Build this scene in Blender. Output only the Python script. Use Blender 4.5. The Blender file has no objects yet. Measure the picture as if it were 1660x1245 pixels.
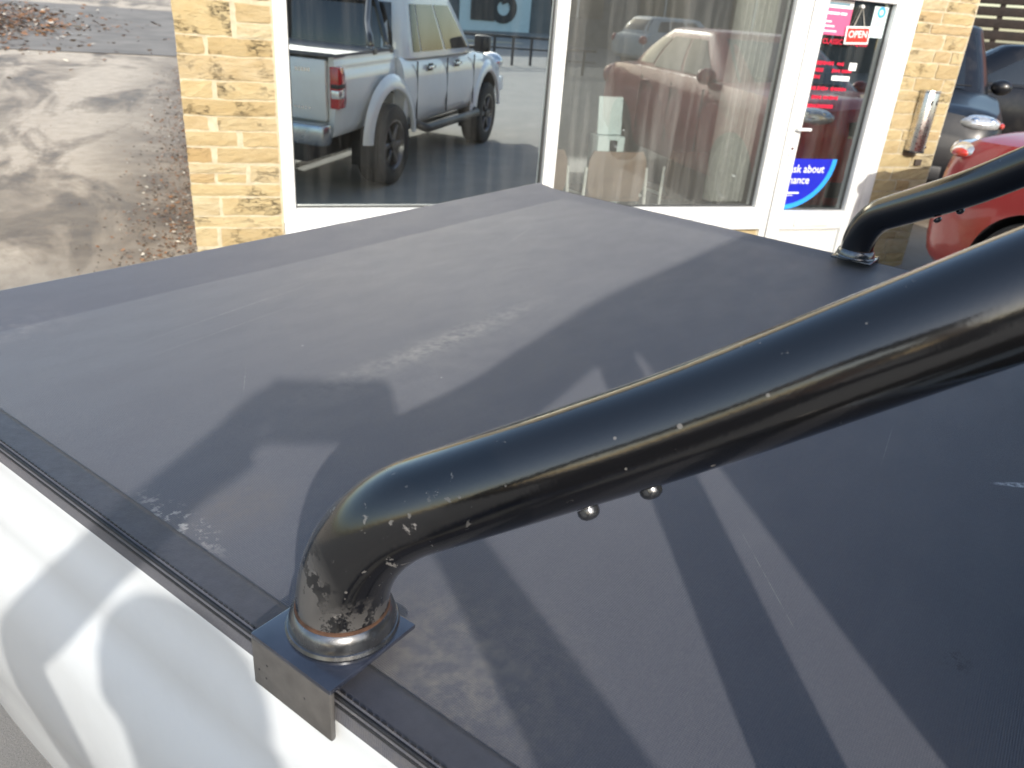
import bpy, bmesh, math, random
from mathutils import Vector, Matrix
R = math.radians
random.seed(7)
SC = bpy.context.scene
COL = SC.collection
YF = 4.6                       # plane of the shop front
TRUCK_ROT = R(34.9)            # the pickup's own axes: local x = across the bed, local y = towards the tailgate
COVER_Z = 1.28

# ---------------------------------------------------------------- camera, sky, sun, exposure
cam_d = bpy.data.cameras.new('camera'); cam = bpy.data.objects.new('camera', cam_d); COL.objects.link(cam)
SC.camera = cam
cam_d.sensor_width = 36.0; cam_d.lens = 36.0 * 1247.0 / 1660.0
cam_d.clip_start = 0.02; cam_d.clip_end = 2000
# rows: world X, Y, Z of the camera's right / down / forward axes
CR = ((0.9440, -0.0770, 0.3210), (-0.3220, -0.4270, 0.8450), (0.0720, -0.9010, -0.4280))
rx = Vector((CR[0][0], CR[1][0], CR[2][0])).normalized()
fw = Vector((CR[0][2], CR[1][2], CR[2][2])).normalized()
up = -(fw.cross(rx)).normalized() if fw.cross(rx).z < 0 else fw.cross(rx).normalized()
up = rx.cross(fw).normalized()
cam.matrix_world = Matrix(((rx.x, up.x, -fw.x, 0), (rx.y, up.y, -fw.y, 0), (rx.z, up.z, -fw.z, 1.73), (0, 0, 0, 1)))
cam_d.dof.use_dof = True; cam_d.dof.focus_distance = 0.78; cam_d.dof.aperture_fstop = 11.0

SUN_DIR = Vector((0.11, 2.03, -1.0)).normalized()      # the way the light travels
SUN_EL = math.asin(-SUN_DIR.z)
world = bpy.data.worlds.new('World'); SC.world = world; world.use_nodes = True
wn = world.node_tree.nodes; wl = world.node_tree.links
bgn = wn['Background']; sky = wn.new('ShaderNodeTexSky'); sky.sky_type = 'NISHITA'; sky.sun_disc = False
sky.sun_elevation = SUN_EL; sky.sun_rotation = math.atan2(-SUN_DIR.x, -SUN_DIR.y); sky.dust_density = 2.0; sky.air_density = 1.2
wl.new(sky.outputs[0], bgn.inputs[0]); bgn.inputs[1].default_value = 0.15
sun_d = bpy.data.lights.new('sun', 'SUN'); sun_d.energy = 2.5; sun_d.angle = R(0.9); sun_d.color = (1.0, 0.95, 0.87)
sun = bpy.data.objects.new('sun', sun_d); COL.objects.link(sun)
sun.rotation_euler = SUN_DIR.to_track_quat('-Z', 'Y').to_euler(); sun.location = (0, -20, 12)
SC.view_settings.view_transform = 'Standard'; SC.view_settings.look = 'None'; SC.view_settings.exposure = 0.92; SC.view_settings.gamma = 1.0
SC.render.engine = 'CYCLES'; SC.cycles.use_denoising = True
SC.cycles.max_bounces = 8; SC.cycles.transparent_max_bounces = 12; SC.cycles.caustics_reflective = False; SC.cycles.caustics_refractive = False
SC.cycles.sample_clamp_indirect = 6.0

# ---------------------------------------------------------------- materials
def nt_new(name):
    m = bpy.data.materials.new(name); m.use_nodes = True
    t = m.node_tree; return m, t, t.nodes['Principled BSDF']
def N(t, typ, **kw):
    n = t.nodes.new(typ)
    for k, v in kw.items():
        if k in n.inputs.keys() if isinstance(k, str) else False: n.inputs[k].default_value = v
        else: setattr(n, k, v)
    return n
def ramp(t, src, stops):
    r = t.nodes.new('ShaderNodeValToRGB'); e = r.color_ramp.elements
    while len(e) < len(stops): e.new(0.5)
    for i, (p, c) in enumerate(stops): e[i].position = p; e[i].color = (*c, 1) if len(c) == 3 else c
    t.links.new(src, r.inputs[0]); return r.outputs[0]
def noise(t, vec, scale, detail=4, rough=0.55, dist=0.0):
    n = t.nodes.new('ShaderNodeTexNoise'); n.inputs['Scale'].default_value = scale; n.inputs['Detail'].default_value = detail
    n.inputs['Roughness'].default_value = rough; n.inputs['Distortion'].default_value = dist
    if vec is not None: t.links.new(vec, n.inputs['Vector'])
    return n.outputs['Fac']
def coords(t, kind='Object', scale=None, loc=None):
    tc = t.nodes.new('ShaderNodeTexCoord')
    if scale is None and loc is None: return tc.outputs[kind]
    mp = t.nodes.new('ShaderNodeMapping'); t.links.new(tc.outputs[kind], mp.inputs[0])
    if scale: mp.inputs['Scale'].default_value = scale
    if loc: mp.inputs['Location'].default_value = loc
    return mp.outputs[0]
def mix(t, fac, a, b, mode='MIX'):
    n = t.nodes.new('ShaderNodeMix'); n.data_type = 'RGBA'; n.blend_type = mode
    for s, v in ((n.inputs[0], fac), (n.inputs[6], a), (n.inputs[7], b)):
        if isinstance(v, (int, float)): s.default_value = v
        elif isinstance(v, tuple): s.default_value = (*v, 1) if len(v) == 3 else v
        else: t.links.new(v, s)
    return n.outputs[2]
def mth(t, op, a, b=0.0, c=None):
    n = t.nodes.new('ShaderNodeMath'); n.operation = op
    for s, v in zip(n.inputs, (a, b, c)):
        if v is None: continue
        if isinstance(v, (int, float)): s.default_value = v
        else: t.links.new(v, s)
    return n.outputs[0]
def bump(t, p, h, strength, dist):
    b = t.nodes.new('ShaderNodeBump'); b.inputs['Strength'].default_value = strength; b.inputs['Distance'].default_value = dist
    t.links.new(h, b.inputs['Height']); t.links.new(b.outputs[0], p.inputs['Normal'])
MATS = {}
def plain(name, col, rough=0.5, metal=0.0, coat=0.0, var=0.12, scale=8.0, bmp=0.0, spec=0.5):
    if name in MATS: return MATS[name]
    m, t, p = nt_new(name)
    c = coords(t); f = noise(t, c, scale, 5)
    lo = tuple(x * (1 - var) for x in col); hi = tuple(min(1, x * (1 + var)) for x in col)
    t.links.new(ramp(t, f, [(0.3, lo), (0.7, hi)]), p.inputs['Base Color'])
    rr = ramp(t, noise(t, c, scale * 2.3, 4), [(0.3, (max(0.02, rough - 0.06),) * 3), (0.7, (min(1, rough + 0.06),) * 3)])
    t.links.new(rr, p.inputs['Roughness'])
    p.inputs['Metallic'].default_value = metal; p.inputs['Coat Weight'].default_value = coat; p.inputs['Coat Roughness'].default_value = 0.04
    p.inputs['Specular IOR Level'].default_value = spec
    if bmp: bump(t, p, noise(t, c, scale * 12, 3), bmp, 0.004)
    MATS[name] = m; return m
def paint(name, col, rough=0.35, dirt=(0.25, 0.22, 0.18), damt=0.12):
    if name in MATS: return MATS[name]
    m, t, p = nt_new(name); c = coords(t)
    d = ramp(t, noise(t, c, 5.0, 6, 0.65), [(0.5, (0, 0, 0)), (0.8, (damt,) * 3)])
    t.links.new(mix(t, d, col, dirt), p.inputs['Base Color'])
    p.inputs['Roughness'].default_value = rough; p.inputs['Coat Weight'].default_value = 0.9 if col[0] > .6 else 0.55 if col[0] > .05 else 0.2
    t.links.new(ramp(t, noise(t, c, 60.0, 3), [(0.3, (0.03,) * 3), (0.8, (0.10,) * 3)]), p.inputs['Coat Roughness'])
    MATS[name] = m; return m
def glass_mat(name, refl, tint, rough=0.0, streak=.10, haze=.01):
    m, t, p = nt_new(name); t.nodes.remove(p); out = t.nodes['Material Output']
    g = t.nodes.new('ShaderNodeBsdfGlossy'); g.inputs['Roughness'].default_value = rough; g.inputs['Color'].default_value = (0.92, 1.0, 1.0, 1)
    tr = t.nodes.new('ShaderNodeBsdfTransparent'); tr.inputs['Color'].default_value = (*tint, 1)
    c = coords(t, 'Object', (1, 1, 0.07)); dirt = ramp(t, noise(t, c, 14.0, 5, 0.6), [(0.45, (haze,) * 3), (0.85, (streak,) * 3)])
    fr = t.nodes.new('ShaderNodeFresnel'); fr.inputs[0].default_value = 1.5
    f = mth(t, 'ADD', mth(t, 'MULTIPLY', fr.outputs[0], 1.0), refl)
    mx = t.nodes.new('ShaderNodeMixShader'); t.links.new(f, mx.inputs[0]); t.links.new(tr.outputs[0], mx.inputs[1]); t.links.new(g.outputs[0], mx.inputs[2])
    df = t.nodes.new('ShaderNodeBsdfDiffuse'); df.inputs[0].default_value = (0.5, 0.5, 0.48, 1)
    m2 = t.nodes.new('ShaderNodeMixShader'); t.links.new(dirt, m2.inputs[0]); t.links.new(mx.outputs[0], m2.inputs[1]); t.links.new(df.outputs[0], m2.inputs[2])
    t.links.new(m2.outputs[0], out.inputs[0]); MATS[name] = m; return m

def cover_mat():
    m, t, p = nt_new('tonneau_vinyl'); c = coords(t)
    # woven grain
    w1 = t.nodes.new('ShaderNodeTexWave'); w1.wave_type = 'BANDS'; w1.bands_direction = 'X'; w1.inputs['Scale'].default_value = 170.0; w1.inputs['Distortion'].default_value = 0.6
    w2 = t.nodes.new('ShaderNodeTexWave'); w2.wave_type = 'BANDS'; w2.bands_direction = 'Y'; w2.inputs['Scale'].default_value = 170.0; w2.inputs['Distortion'].default_value = 0.6
    t.links.new(c, w1.inputs[0]); t.links.new(c, w2.inputs[0])
    weave = mth(t, 'ADD', w1.outputs['Fac'], w2.outputs['Fac'])
    base = mix(t, ramp(t, noise(t, c, 3.0, 6, 0.65), [(0.35, (0, 0, 0)), (0.75, (1, 1, 1))]), (0.077, 0.079, 0.098), (0.092, 0.094, 0.112))
    st = coords(t, 'Object', (1.6, 4.0, 1.0))
    base = mix(t, ramp(t, noise(t, st, 4.0, 6, 0.7), [(0.55, (0, 0, 0)), (0.85, (0.12,) * 3)]), base, (0.20, 0.20, 0.205))
    def spot(x, y, sx, sy, ns, lo, hi, amt):
        s = t.nodes.new('ShaderNodeMapping'); t.links.new(c, s.inputs[0]); s.inputs['Location'].default_value = (-x / sx, -y / sy, 0); s.inputs['Scale'].default_value = (1 / sx, 1 / sy, 0)
        ln = t.nodes.new('ShaderNodeVectorMath'); ln.operation = 'LENGTH'; t.links.new(s.outputs[0], ln.inputs[0])
        fall = ramp(t, ln.outputs['Value'], [(0.0, (1, 1, 1)), (1.0, (0, 0, 0))])
        g = ramp(t, noise(t, c, ns, 5, 0.7), [(lo, (0, 0, 0)), (hi, (1, 1, 1))])
        return mth(t, 'MULTIPLY', mth(t, 'MULTIPLY', fall, g), amt)
    fine = ramp(t, noise(t, c, 420.0, 2, 0.6), [(0.35, (0, 0, 0)), (0.75, (0.35,) * 3)])
    base = mix(t, fine, base, (0.15, 0.15, 0.16))
    base = mix(t, spot(0.365, 0.565, 0.075, 0.060, 60, 0.3, 0.7, 0.75), base, (0.15, 0.125, 0.105))       # brown smear
    base = mix(t, spot(0.34, 0.27, 0.13, 0.14, 80, 0.40, 0.75, 0.8), base, (0.25, 0.225, 0.19))           # dust round the bar foot
    base = mix(t, spot(0.84, 0.705, 0.34, 0.034, 60, 0.36, 0.70, 0.95), base, (0.30, 0.285, 0.255))       # dusty streak across
    base = mix(t, spot(0.78, 0.66, 0.40, 0.10, 30, 0.40, 0.80, 0.45), base, (0.20, 0.195, 0.19))
    base = mix(t, spot(0.316, 0.585, 0.022, 0.085, 75, 0.52, 0.60, 1.0), base, (0.50, 0.47, 0.42))        # scuffs by the rail
    base = mix(t, spot(0.427, 1.165, 0.10, 0.07, 30, 0.45, 0.7, 0.6), base, (0.25, 0.23, 0.22))
    base = mix(t, spot(0.620, -0.041, 0.020, 0.014, 160, 0.50, 0.54, 1.0), base, (0.01, 0.01, 0.012))     # cracked vinyl
    base = mix(t, spot(0.70, 0.45, 0.06, 0.9, 25, 0.45, 0.8, 0.25), base, (0.18, 0.175, 0.17))
    def scratch(x, y, ang, ln, wd):
        s_ = t.nodes.new('ShaderNodeMapping'); s_.vector_type = 'TEXTURE'; t.links.new(c, s_.inputs[0]); s_.inputs['Location'].default_value = (x, y, 0); s_.inputs['Rotation'].default_value = (0, 0, ang); s_.inputs['Scale'].default_value = (ln, wd, 1)
        wob = t.nodes.new('ShaderNodeVectorMath'); wob.operation = 'MULTIPLY'; t.links.new(s_.outputs[0], wob.inputs[0]); wob.inputs[1].default_value = (1, 1, 0)
        l_ = t.nodes.new('ShaderNodeVectorMath'); l_.operation = 'LENGTH'; t.links.new(wob.outputs[0], l_.inputs[0])
        return mth(t, 'MULTIPLY', ramp(t, l_.outputs['Value'], [(0.6, (1, 1, 1)), (1.0, (0, 0, 0))]), ramp(t, noise(t, c, 130.0, 3), [(0.4, (0.1,) * 3), (0.6, (0.8,) * 3)]))
    base = mix(t, mth(t, 'MULTIPLY', scratch(1.0, -0.062, -0.93, 0.045, 0.0065), 1.2), base, (0.72, 0.72, 0.72))     # white splash
    for q in ((0.99, 0.091, 0.1, 0.075, 0.0009), (0.70, 1.02, 0.12, 0.22, 0.0016), (0.64, 0.96, 0.10, 0.16, 0.0012), (1.25, 0.85, -0.4, 0.10, 0.0012), (0.55, 0.80, 0.9, 0.05, 0.001), (0.40, 0.46, 1.9, 0.03, 0.0010), (1.45, 1.0, 0.3, 0.12, 0.0013), (0.62, 0.12, 0.7, 0.10, 0.0007)):
        base = mix(t, scratch(*q), base, (0.20, 0.197, 0.19))
    vor = t.nodes.new('ShaderNodeTexVoronoi'); vor.inputs['Scale'].default_value = 14.0; t.links.new(c, vor.inputs['Vector'])
    base = mix(t, ramp(t, vor.outputs['Distance'], [(0.018, (0.8,) * 3), (0.03, (0, 0, 0))]), base, (0.36, 0.35, 0.33))   # bits of grit
    base = mix(t, mth(t, 'MULTIPLY', weave, 0.16), base, (0.02, 0.02, 0.024))
    t.links.new(base, p.inputs['Base Color'])
    t.links.new(ramp(t, noise(t, st, 6.0, 4), [(0.3, (0.47,) * 3), (0.7, (0.56,) * 3)]), p.inputs['Roughness'])
    p.inputs['Specular IOR Level'].default_value = 0.55
    p.inputs['Sheen Weight'].default_value = 0.12; p.inputs['Sheen Roughness'].default_value = 0.4
    b = t.nodes.new('ShaderNodeBump'); b.inputs['Strength'].default_value = 0.35; b.inputs['Distance'].default_value = 0.0006
    t.links.new(weave, b.inputs['Height'])
    b2 = t.nodes.new('ShaderNodeBump'); b2.inputs['Strength'].default_value = 0.05; b2.inputs['Distance'].default_value = 0.01
    t.links.new(noise(t, coords(t, 'Object', (2, 3, 1)), 3.0, 3), b2.inputs['Height']); t.links.new(b.outputs[0], b2.inputs['Normal']); t.links.new(b2.outputs[0], p.inputs['Normal'])
    return m
def tube_mat():
    m, t, p = nt_new('chipped_black_powder_coat'); c = coords(t)
    n1 = noise(t, c, 42.0, 6, 0.75, 0.4); n2 = noise(t, c, 5.0, 3)
    chips = ramp(t, mth(t, 'ADD', n1, mth(t, 'MULTIPLY', n2, 0.25)), [(0.80, (0, 0, 0)), (0.812, (1, 1, 1))])
    vor = t.nodes.new('ShaderNodeTexVoronoi'); vor.inputs['Scale'].default_value = 55.0; t.links.new(c, vor.inputs['Vector'])
    thr = ramp(t, noise(t, c, 9.0, 2), [(0.45, (0.0,) * 3), (0.75, (0.17,) * 3)])
    spk = mth(t, 'LESS_THAN', vor.outputs['Distance'], thr)
    def near(x, y, z, r):
        vm = t.nodes.new('ShaderNodeVectorMath'); vm.operation = 'DISTANCE'; t.links.new(c, vm.inputs[0]); vm.inputs[1].default_value = (x, y, z)
        return ramp(t, mth(t, 'DIVIDE', vm.outputs['Value'], r), [(0.55, (1, 1, 1)), (1.0, (0, 0, 0))])
    bend = mth(t, 'MULTIPLY', near(.328, .315, COVER_Z + .095, .085), ramp(t, noise(t, c, 75.0, 4, .6, .6), [(.66, (0, 0, 0)), (.675, (.8,) * 3)]))
    neck = mth(t, 'MULTIPLY', near(.276, .374, COVER_Z + .065, .050), ramp(t, noise(t, c, 40.0, 5, .65), [(.43, (0, 0, 0)), (.45, (.55,) * 3)]))
    foot = mth(t, 'MULTIPLY', near(.311, .352, COVER_Z + .030, .055), ramp(t, noise(t, c, 60.0, 5, .7), [(.47, (0, 0, 0)), (.52, (.8,) * 3)]))
    chips = mth(t, 'MAXIMUM', chips, mth(t, 'MAXIMUM', bend, mth(t, 'MAXIMUM', neck, foot)))
    ch = mth(t, 'MAXIMUM', chips, mth(t, 'MULTIPLY', spk, 0.75))
    t.links.new(mix(t, ch, (0.0045, 0.0045, 0.005), (0.12, 0.115, 0.11)), p.inputs['Base Color'])
    t.links.new(mix(t, ch, (0.15,) * 3, (0.5,) * 3), p.inputs['Roughness'])
    p.inputs['Specular IOR Level'].default_value = 0.7
    p.inputs['Coat Weight'].default_value = 0.5; p.inputs['Coat Roughness'].default_value = 0.13
    h = mth(t, 'SUBTRACT', noise(t, c, 210.0, 3), mth(t, 'MULTIPLY', ch, 0.5)); bump(t, p, h, 0.05, 0.002)
    return m
def stone_mat():
    m, t, p = nt_new('sandstone'); c = coords(t); oi = t.nodes.new('ShaderNodeObjectInfo'); rnd = oi.outputs['Random']
    off = t.nodes.new('ShaderNodeVectorMath'); off.operation = 'ADD'; t.links.new(c, off.inputs[0])
    cmb = t.nodes.new('ShaderNodeCombineXYZ'); t.links.new(mth(t, 'MULTIPLY', rnd, 37.0), cmb.inputs[0]); t.links.new(mth(t, 'MULTIPLY', rnd, 91.0), cmb.inputs[2]); t.links.new(cmb.outputs[0], off.inputs[1])
    v = off.outputs[0]
    col = ramp(t, rnd, [(0.0, (0.46, 0.37, 0.205)), (0.3, (0.51, 0.425, 0.26)), (0.55, (0.40, 0.31, 0.17)), (0.75, (0.52, 0.46, 0.32)), (0.9, (0.38, 0.255, 0.12)), (1.0, (0.48, 0.40, 0.255))])
    mp = t.nodes.new('ShaderNodeMapping'); t.links.new(v, mp.inputs[0]); mp.inputs['Scale'].default_value = (1.0, 1.0, 3.0)
    col = mix(t, ramp(t, noise(t, mp.outputs[0], 9.0, 6, 0.7), [(0.35, (0.6,) * 3), (0.7, (0, 0, 0))]), col, (0.36, 0.26, 0.12))
    pit = noise(t, mp.outputs[0], 26.0, 7, 0.75, 0.8)
    big = noise(t, v, 6.5, 3, 0.5)
    msk = mth(t, 'MULTIPLY', ramp(t, pit, [(0.50, (0, 0, 0)), (0.58, (1, 1, 1))]), ramp(t, big, [(0.50, (0, 0, 0)), (0.64, (1, 1, 1))]))
    msk = mth(t, 'MULTIPLY', msk, ramp(t, mth(t, 'FRACT', mth(t, 'MULTIPLY', rnd, 7.3)), [(0.35, (0.1,) * 3), (0.5, (0.9,) * 3)]))
    col = mix(t, msk, col, (0.12, 0.095, 0.06))
    t.links.new(col, p.inputs['Base Color']); p.inputs['Roughness'].default_value = 0.92; p.inputs['Specular IOR Level'].default_value = 0.2
    h = mth(t, 'SUBTRACT', noise(t, mp.outputs[0], 30.0, 6, 0.7), mth(t, 'MULTIPLY', msk, 0.9)); bump(t, p, h, 0.8, 0.012)
    return m
def ground_mat():
    m, t, p = nt_new('worn_tarmac'); c = coords(t)
    fine = noise(t, c, 260.0, 3, 0.7); med = noise(t, c, 2.2, 6, 0.6)
    base = ramp(t, fine, [(0.3, (0.13, 0.125, 0.115)), (0.5, (0.21, 0.20, 0.185)), (0.72, (0.34, 0.325, 0.30))])
    base = mix(t, ramp(t, med, [(0.4, (0, 0, 0)), (0.7, (0.5,) * 3)]), base, (0.30, 0.28, 0.25))
    # damp patches with shapes of their own, drawn out across the lane
    st = coords(t, 'Object', (1.0, 0.42, 1.0), (3.1, 0.4, 0))
    wet = ramp(t, noise(t, st, 0.95, 7, 0.62, 1.1), [(0.47, (0, 0, 0)), (0.62, (1, 1, 1))])
    sx = t.nodes.new('ShaderNodeSeparateXYZ'); t.links.new(c, sx.inputs[0])
    lane = mth(t, 'MULTIPLY', ramp(t, mth(t, 'MULTIPLY', mth(t, 'SUBTRACT', sx.outputs[1], 4.0), 0.2), [(0.05, (0, 0, 0)), (0.4, (1, 1, 1))]), 1.0)
    wall = ramp(t, mth(t, 'ADD', mth(t, 'MULTIPLY', sx.outputs[0], 0.5), 1.2), [(0.45, (0, 0, 0)), (0.85, (1, 1, 1))])   # damp earth along the wall foot
    wet2 = mth(t, 'MAXIMUM', wet, mth(t, 'MULTIPLY', wall, ramp(t, noise(t, c, 1.4, 4), [(0.3, (0.3,) * 3), (0.6, (1, 1, 1))])))
    wet2 = mth(t, 'MULTIPLY', wet2, lane)
    dry = mix(t, ramp(t, noise(t, c, 8.0, 5), [(0.3, (0, 0, 0)), (0.7, (1, 1, 1))]), (0.62, 0.54, 0.435), (0.50, 0.425, 0.335))
    dry = mix(t, ramp(t, fine, [(0.35, (0.35,) * 3), (0.6, (0, 0, 0))]), dry, (0.18, 0.16, 0.13))
    base = mix(t, lane, base, dry)
    mud = mix(t, ramp(t, noise(t, c, 5.0, 5), [(0.35, (0, 0, 0)), (0.65, (1, 1, 1))]), (0.15, 0.115, 0.08), (0.23, 0.18, 0.125))
    base = mix(t, wet2, base, mud)
    t.links.new(base, p.inputs['Base Color'])
    t.links.new(mix(t, wet2, (0.9,) * 3, (0.5,) * 3), p.inputs['Roughness'])
    p.inputs['Specular IOR Level'].default_value = 0.35
    bump(t, p, mth(t, 'ADD', fine, mth(t, 'MULTIPLY', med, 2.0)), 0.5, 0.006)
    return m

M_COVER = cover_mat(); M_TUBE = tube_mat(); M_STONE = stone_mat(); M_GROUND = ground_mat()
M_WHITE = paint('white_car_paint', (0.68, 0.705, 0.72), damt=0.14)
M_UPVC = plain('white_upvc', (0.70, 0.705, 0.69), 0.35, var=0.07, scale=6)
M_BLACK = plain('black_plastic', (0.018, 0.018, 0.02), 0.5, var=0.25, scale=20)
M_RUBBER = plain('tyre_rubber', (0.022, 0.021, 0.02), 0.85, var=0.3, scale=15, bmp=0.3)
M_DARKGLASS = plain('dark_car_glass', (0.012, 0.015, 0.018), 0.03, var=0.1, spec=0.9)
M_CHROME = plain('chrome', (0.75, 0.76, 0.78), 0.12, 1.0, var=0.06)
M_ALLOY = plain('dark_alloy', (0.10, 0.10, 0.11), 0.35, 0.9, var=0.15)
M_STEEL = plain('brushed_steel', (0.62, 0.60, 0.57), 0.28, 1.0, var=0.1, scale=30)
M_BASEMETAL = plain('worn_black_plate', (0.022, 0.026, 0.04), 0.16, 0.0, var=0.35, scale=40, spec=1.0, coat=.6); M_FLANGE = plain('worn_flange', (.095, .09, .085), .42, .1, var=.2, scale=50)
M_COLLAR = plain('worn_collar', (0.16, 0.165, 0.175), 0.24, 0.9, var=0.4, scale=45)
M_RUST = plain('rust', (0.075, 0.036, 0.02), 0.9, var=0.5, scale=120, bmp=0.5)
M_RED = paint('red_car_paint', (0.30, 0.004, 0.007))
M_NAVY = paint('dark_blue_car_paint', (0.003, 0.0035, 0.006))
M_SILVER = paint('silver_car_paint', (0.55, 0.57, 0.58))
M_REDLENS = plain('red_lens', (0.45, 0.01, 0.012), 0.1, coat=1.0, var=0.2, scale=30)
M_CLEARLENS = plain('clear_lens', (0.62, 0.63, 0.64), 0.08, 0.6, coat=1.0, var=0.3, scale=35)
M_AMBER = plain('amber_lens', (0.48, 0.035, 0.02), 0.12, coat=1.0)
M_MORTAR = plain('lime_mortar', (0.47, 0.41, 0.29), 0.95, var=0.18, scale=25, bmp=0.6)
M_PANE = glass_mat('shop_glass', 0.86, (0.72, 0.76, 0.76), streak=.06, haze=.006)
M_PANE2 = glass_mat('streaked_shop_glass', 0.12, (0.93, 0.95, 0.94), streak=.19, haze=.055)
M_DOORPANE = glass_mat('door_glass', 0.26, (0.55, 0.58, 0.60))

# ---------------------------------------------------------------- mesh helpers
def link(o, parent=None):
    COL.objects.link(o)
    if parent is not None: o.parent = parent
    return o
def mk(name, verts, faces, mat, parent=None, smooth=False, mats=None, mi=None):
    me = bpy.data.meshes.new(name); me.from_pydata([tuple(v) for v in verts], [], faces); 
    for m_ in (mats or [mat]): me.materials.append(m_)
    if mi: 
        for f, i in zip(me.polygons, mi): f.material_index = i
    if smooth: me.polygons.foreach_set('use_smooth', [True] * len(me.polygons))
    me.update(); return link(bpy.data.objects.new(name, me), parent)
def from_bm(name, bm, mat, parent=None, smooth=False, angle=None):
    bmesh.ops.recalc_face_normals(bm, faces=bm.faces)
    me = bpy.data.meshes.new(name); bm.to_mesh(me); bm.free(); me.materials.append(mat)
    if smooth: me.polygons.foreach_set('use_smooth', [True] * len(me.polygons))
    if angle is not None and smooth:
        me.set_sharp_from_angle(angle=R(angle))
    return link(bpy.data.objects.new(name, me), parent)
def bm_box(bm, c, s, bev=0.0, seg=2, rot=None):
    mat = Matrix.Translation(c)
    if rot is not None: mat = mat @ rot
    r = bmesh.ops.create_cube(bm, size=1.0, matrix=mat @ Matrix.Diagonal((*s, 1)))
    if bev:
        ed = list({e for v in r['verts'] for e in v.link_edges})
        bmesh.ops.bevel(bm, geom=ed, offset=bev, segments=seg, affect='EDGES', profile=0.5)
def box(name, c, s, mat, parent=None, bev=0.0, rot=None, smooth=None):
    bm = bmesh.new(); bm_box(bm, Vector(c), s, bev, 2, rot)
    return from_bm(name, bm, mat, parent, bool(bev) if smooth is None else smooth, 40)
def x0x1(name, x0, x1, y0, y1, z0, z1, mat, parent=None, bev=0.0):
    return box(name, ((x0 + x1) / 2, (y0 + y1) / 2, (z0 + z1) / 2), (abs(x1 - x0), abs(y1 - y0), abs(z1 - z0)), mat, parent, bev)
def fillet(pts, rad, n=10):
    P = [Vector(p) for p in pts]; out = [P[0]]
    for i in range(1, len(P) - 1):
        a, b, c = P[i - 1], P[i], P[i + 1]; r = rad[i - 1] if isinstance(rad, (list, tuple)) else rad
        d1 = (a - b).normalized(); d2 = (c - b).normalized(); ang = d1.angle(d2); tl = min(r / math.tan(ang / 2), (a - b).length * .95, (c - b).length * .95); r2 = tl * math.tan(ang / 2)
        ctr = b + (d1 + d2).normalized() * (r2 / math.sin(ang / 2)); s = b + d1 * tl; e = b + d2 * tl
        vs, ve = s - ctr, e - ctr; th = vs.angle(ve); ax = vs.cross(ve).normalized()
        for k in range(n + 1): out.append(ctr + Matrix.Rotation(th * k / n, 3, ax) @ vs)
    out.append(P[-1]); return out
def tube_geo(path, r, seg=24, caps=True):
    P = [Vector(p) for p in path]; V = []; F = []
    tan = [(P[min(i + 1, len(P) - 1)] - P[max(i - 1, 0)]).normalized() for i in range(len(P))]
    ref = Vector((0, 0, 1)) if abs(tan[0].z) < .9 else Vector((1, 0, 0)); n = tan[0].cross(ref).normalized()
    for i, p in enumerate(P):
        n = (n - tan[i] * n.dot(tan[i])).normalized(); b = tan[i].cross(n); rr = r[i] if isinstance(r, list) else r
        for k in range(seg):
            a = 2 * math.pi * k / seg; V.append(p + n * math.cos(a) * rr + b * math.sin(a) * rr)
    for i in range(len(P) - 1):
        for k in range(seg):
            k2 = (k + 1) % seg; F.append((i * seg + k, i * seg + k2, (i + 1) * seg + k2, (i + 1) * seg + k))
    if caps: F.append(tuple(range(seg - 1, -1, -1))); F.append(tuple((len(P) - 1) * seg + k for k in range(seg)))
    return V, F
def tube(name, path, r, mat, parent=None, seg=24):
    V, F = tube_geo(path, r, seg); o = mk(name, V, F, mat, parent, True)
    o.data.set_sharp_from_angle(angle=R(50)); return o
def lathe_geo(prof, seg=32, axis='Z', c=(0, 0, 0)):
    V = []; F = []; c = Vector(c)
    for r, h in prof:
        for k in range(seg):
            a = 2 * math.pi * k / seg; x, y = r * math.cos(a), r * math.sin(a)
            V.append(c + (Vector((x, y, h)) if axis == 'Z' else Vector((h, x, y)) if axis == 'X' else Vector((x, h, y))))
    for i in range(len(prof) - 1):
        for k in range(seg): k2 = (k + 1) % seg; F.append((i * seg + k, i * seg + k2, (i + 1) * seg + k2, (i + 1) * seg + k))
    return V, F
def lathe(name, prof, mat, parent=None, seg=32, axis='Z', c=(0, 0, 0), ang=35):
    V, F = lathe_geo(prof, seg, axis, c); o = mk(name, V, F, mat, parent, True)
    bm = bmesh.new(); bm.from_mesh(o.data); bmesh.ops.recalc_face_normals(bm, faces=bm.faces); bm.to_mesh(o.data); bm.free()
    o.data.set_sharp_from_angle(angle=R(ang)); return o
def prism(name, poly, axis, a0, a1, mat, parent=None, bev=0.0):
    bm = bmesh.new()
    def pt(q, h): return Vector((h, q[0], q[1])) if axis == 'X' else Vector((q[0], h, q[1])) if axis == 'Y' else Vector((q[0], q[1], h))
    lo = [bm.verts.new(pt(q, a0)) for q in poly]; hi = [bm.verts.new(pt(q, a1)) for q in poly]; n = len(poly)
    bm.faces.new(lo); bm.faces.new(hi)
    for i in range(n): bm.faces.new((lo[i], lo[(i + 1) % n], hi[(i + 1) % n], hi[i]))
    bmesh.ops.recalc_face_normals(bm, faces=bm.faces)
    if bev: bmesh.ops.bevel(bm, geom=list(bm.edges), offset=bev, segments=2, affect='EDGES', profile=0.5)
    return from_bm(name, bm, mat, parent, bool(bev), 40)
def thing(name, label, cat, loc=(0, 0, 0), rz=0.0, group=None):
    o = bpy.data.objects.new(name, None); o.location = loc; o.rotation_euler = (0, 0, rz); o.empty_display_size = .1; COL.objects.link(o)
    return tag(o, label, cat, group)
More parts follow.
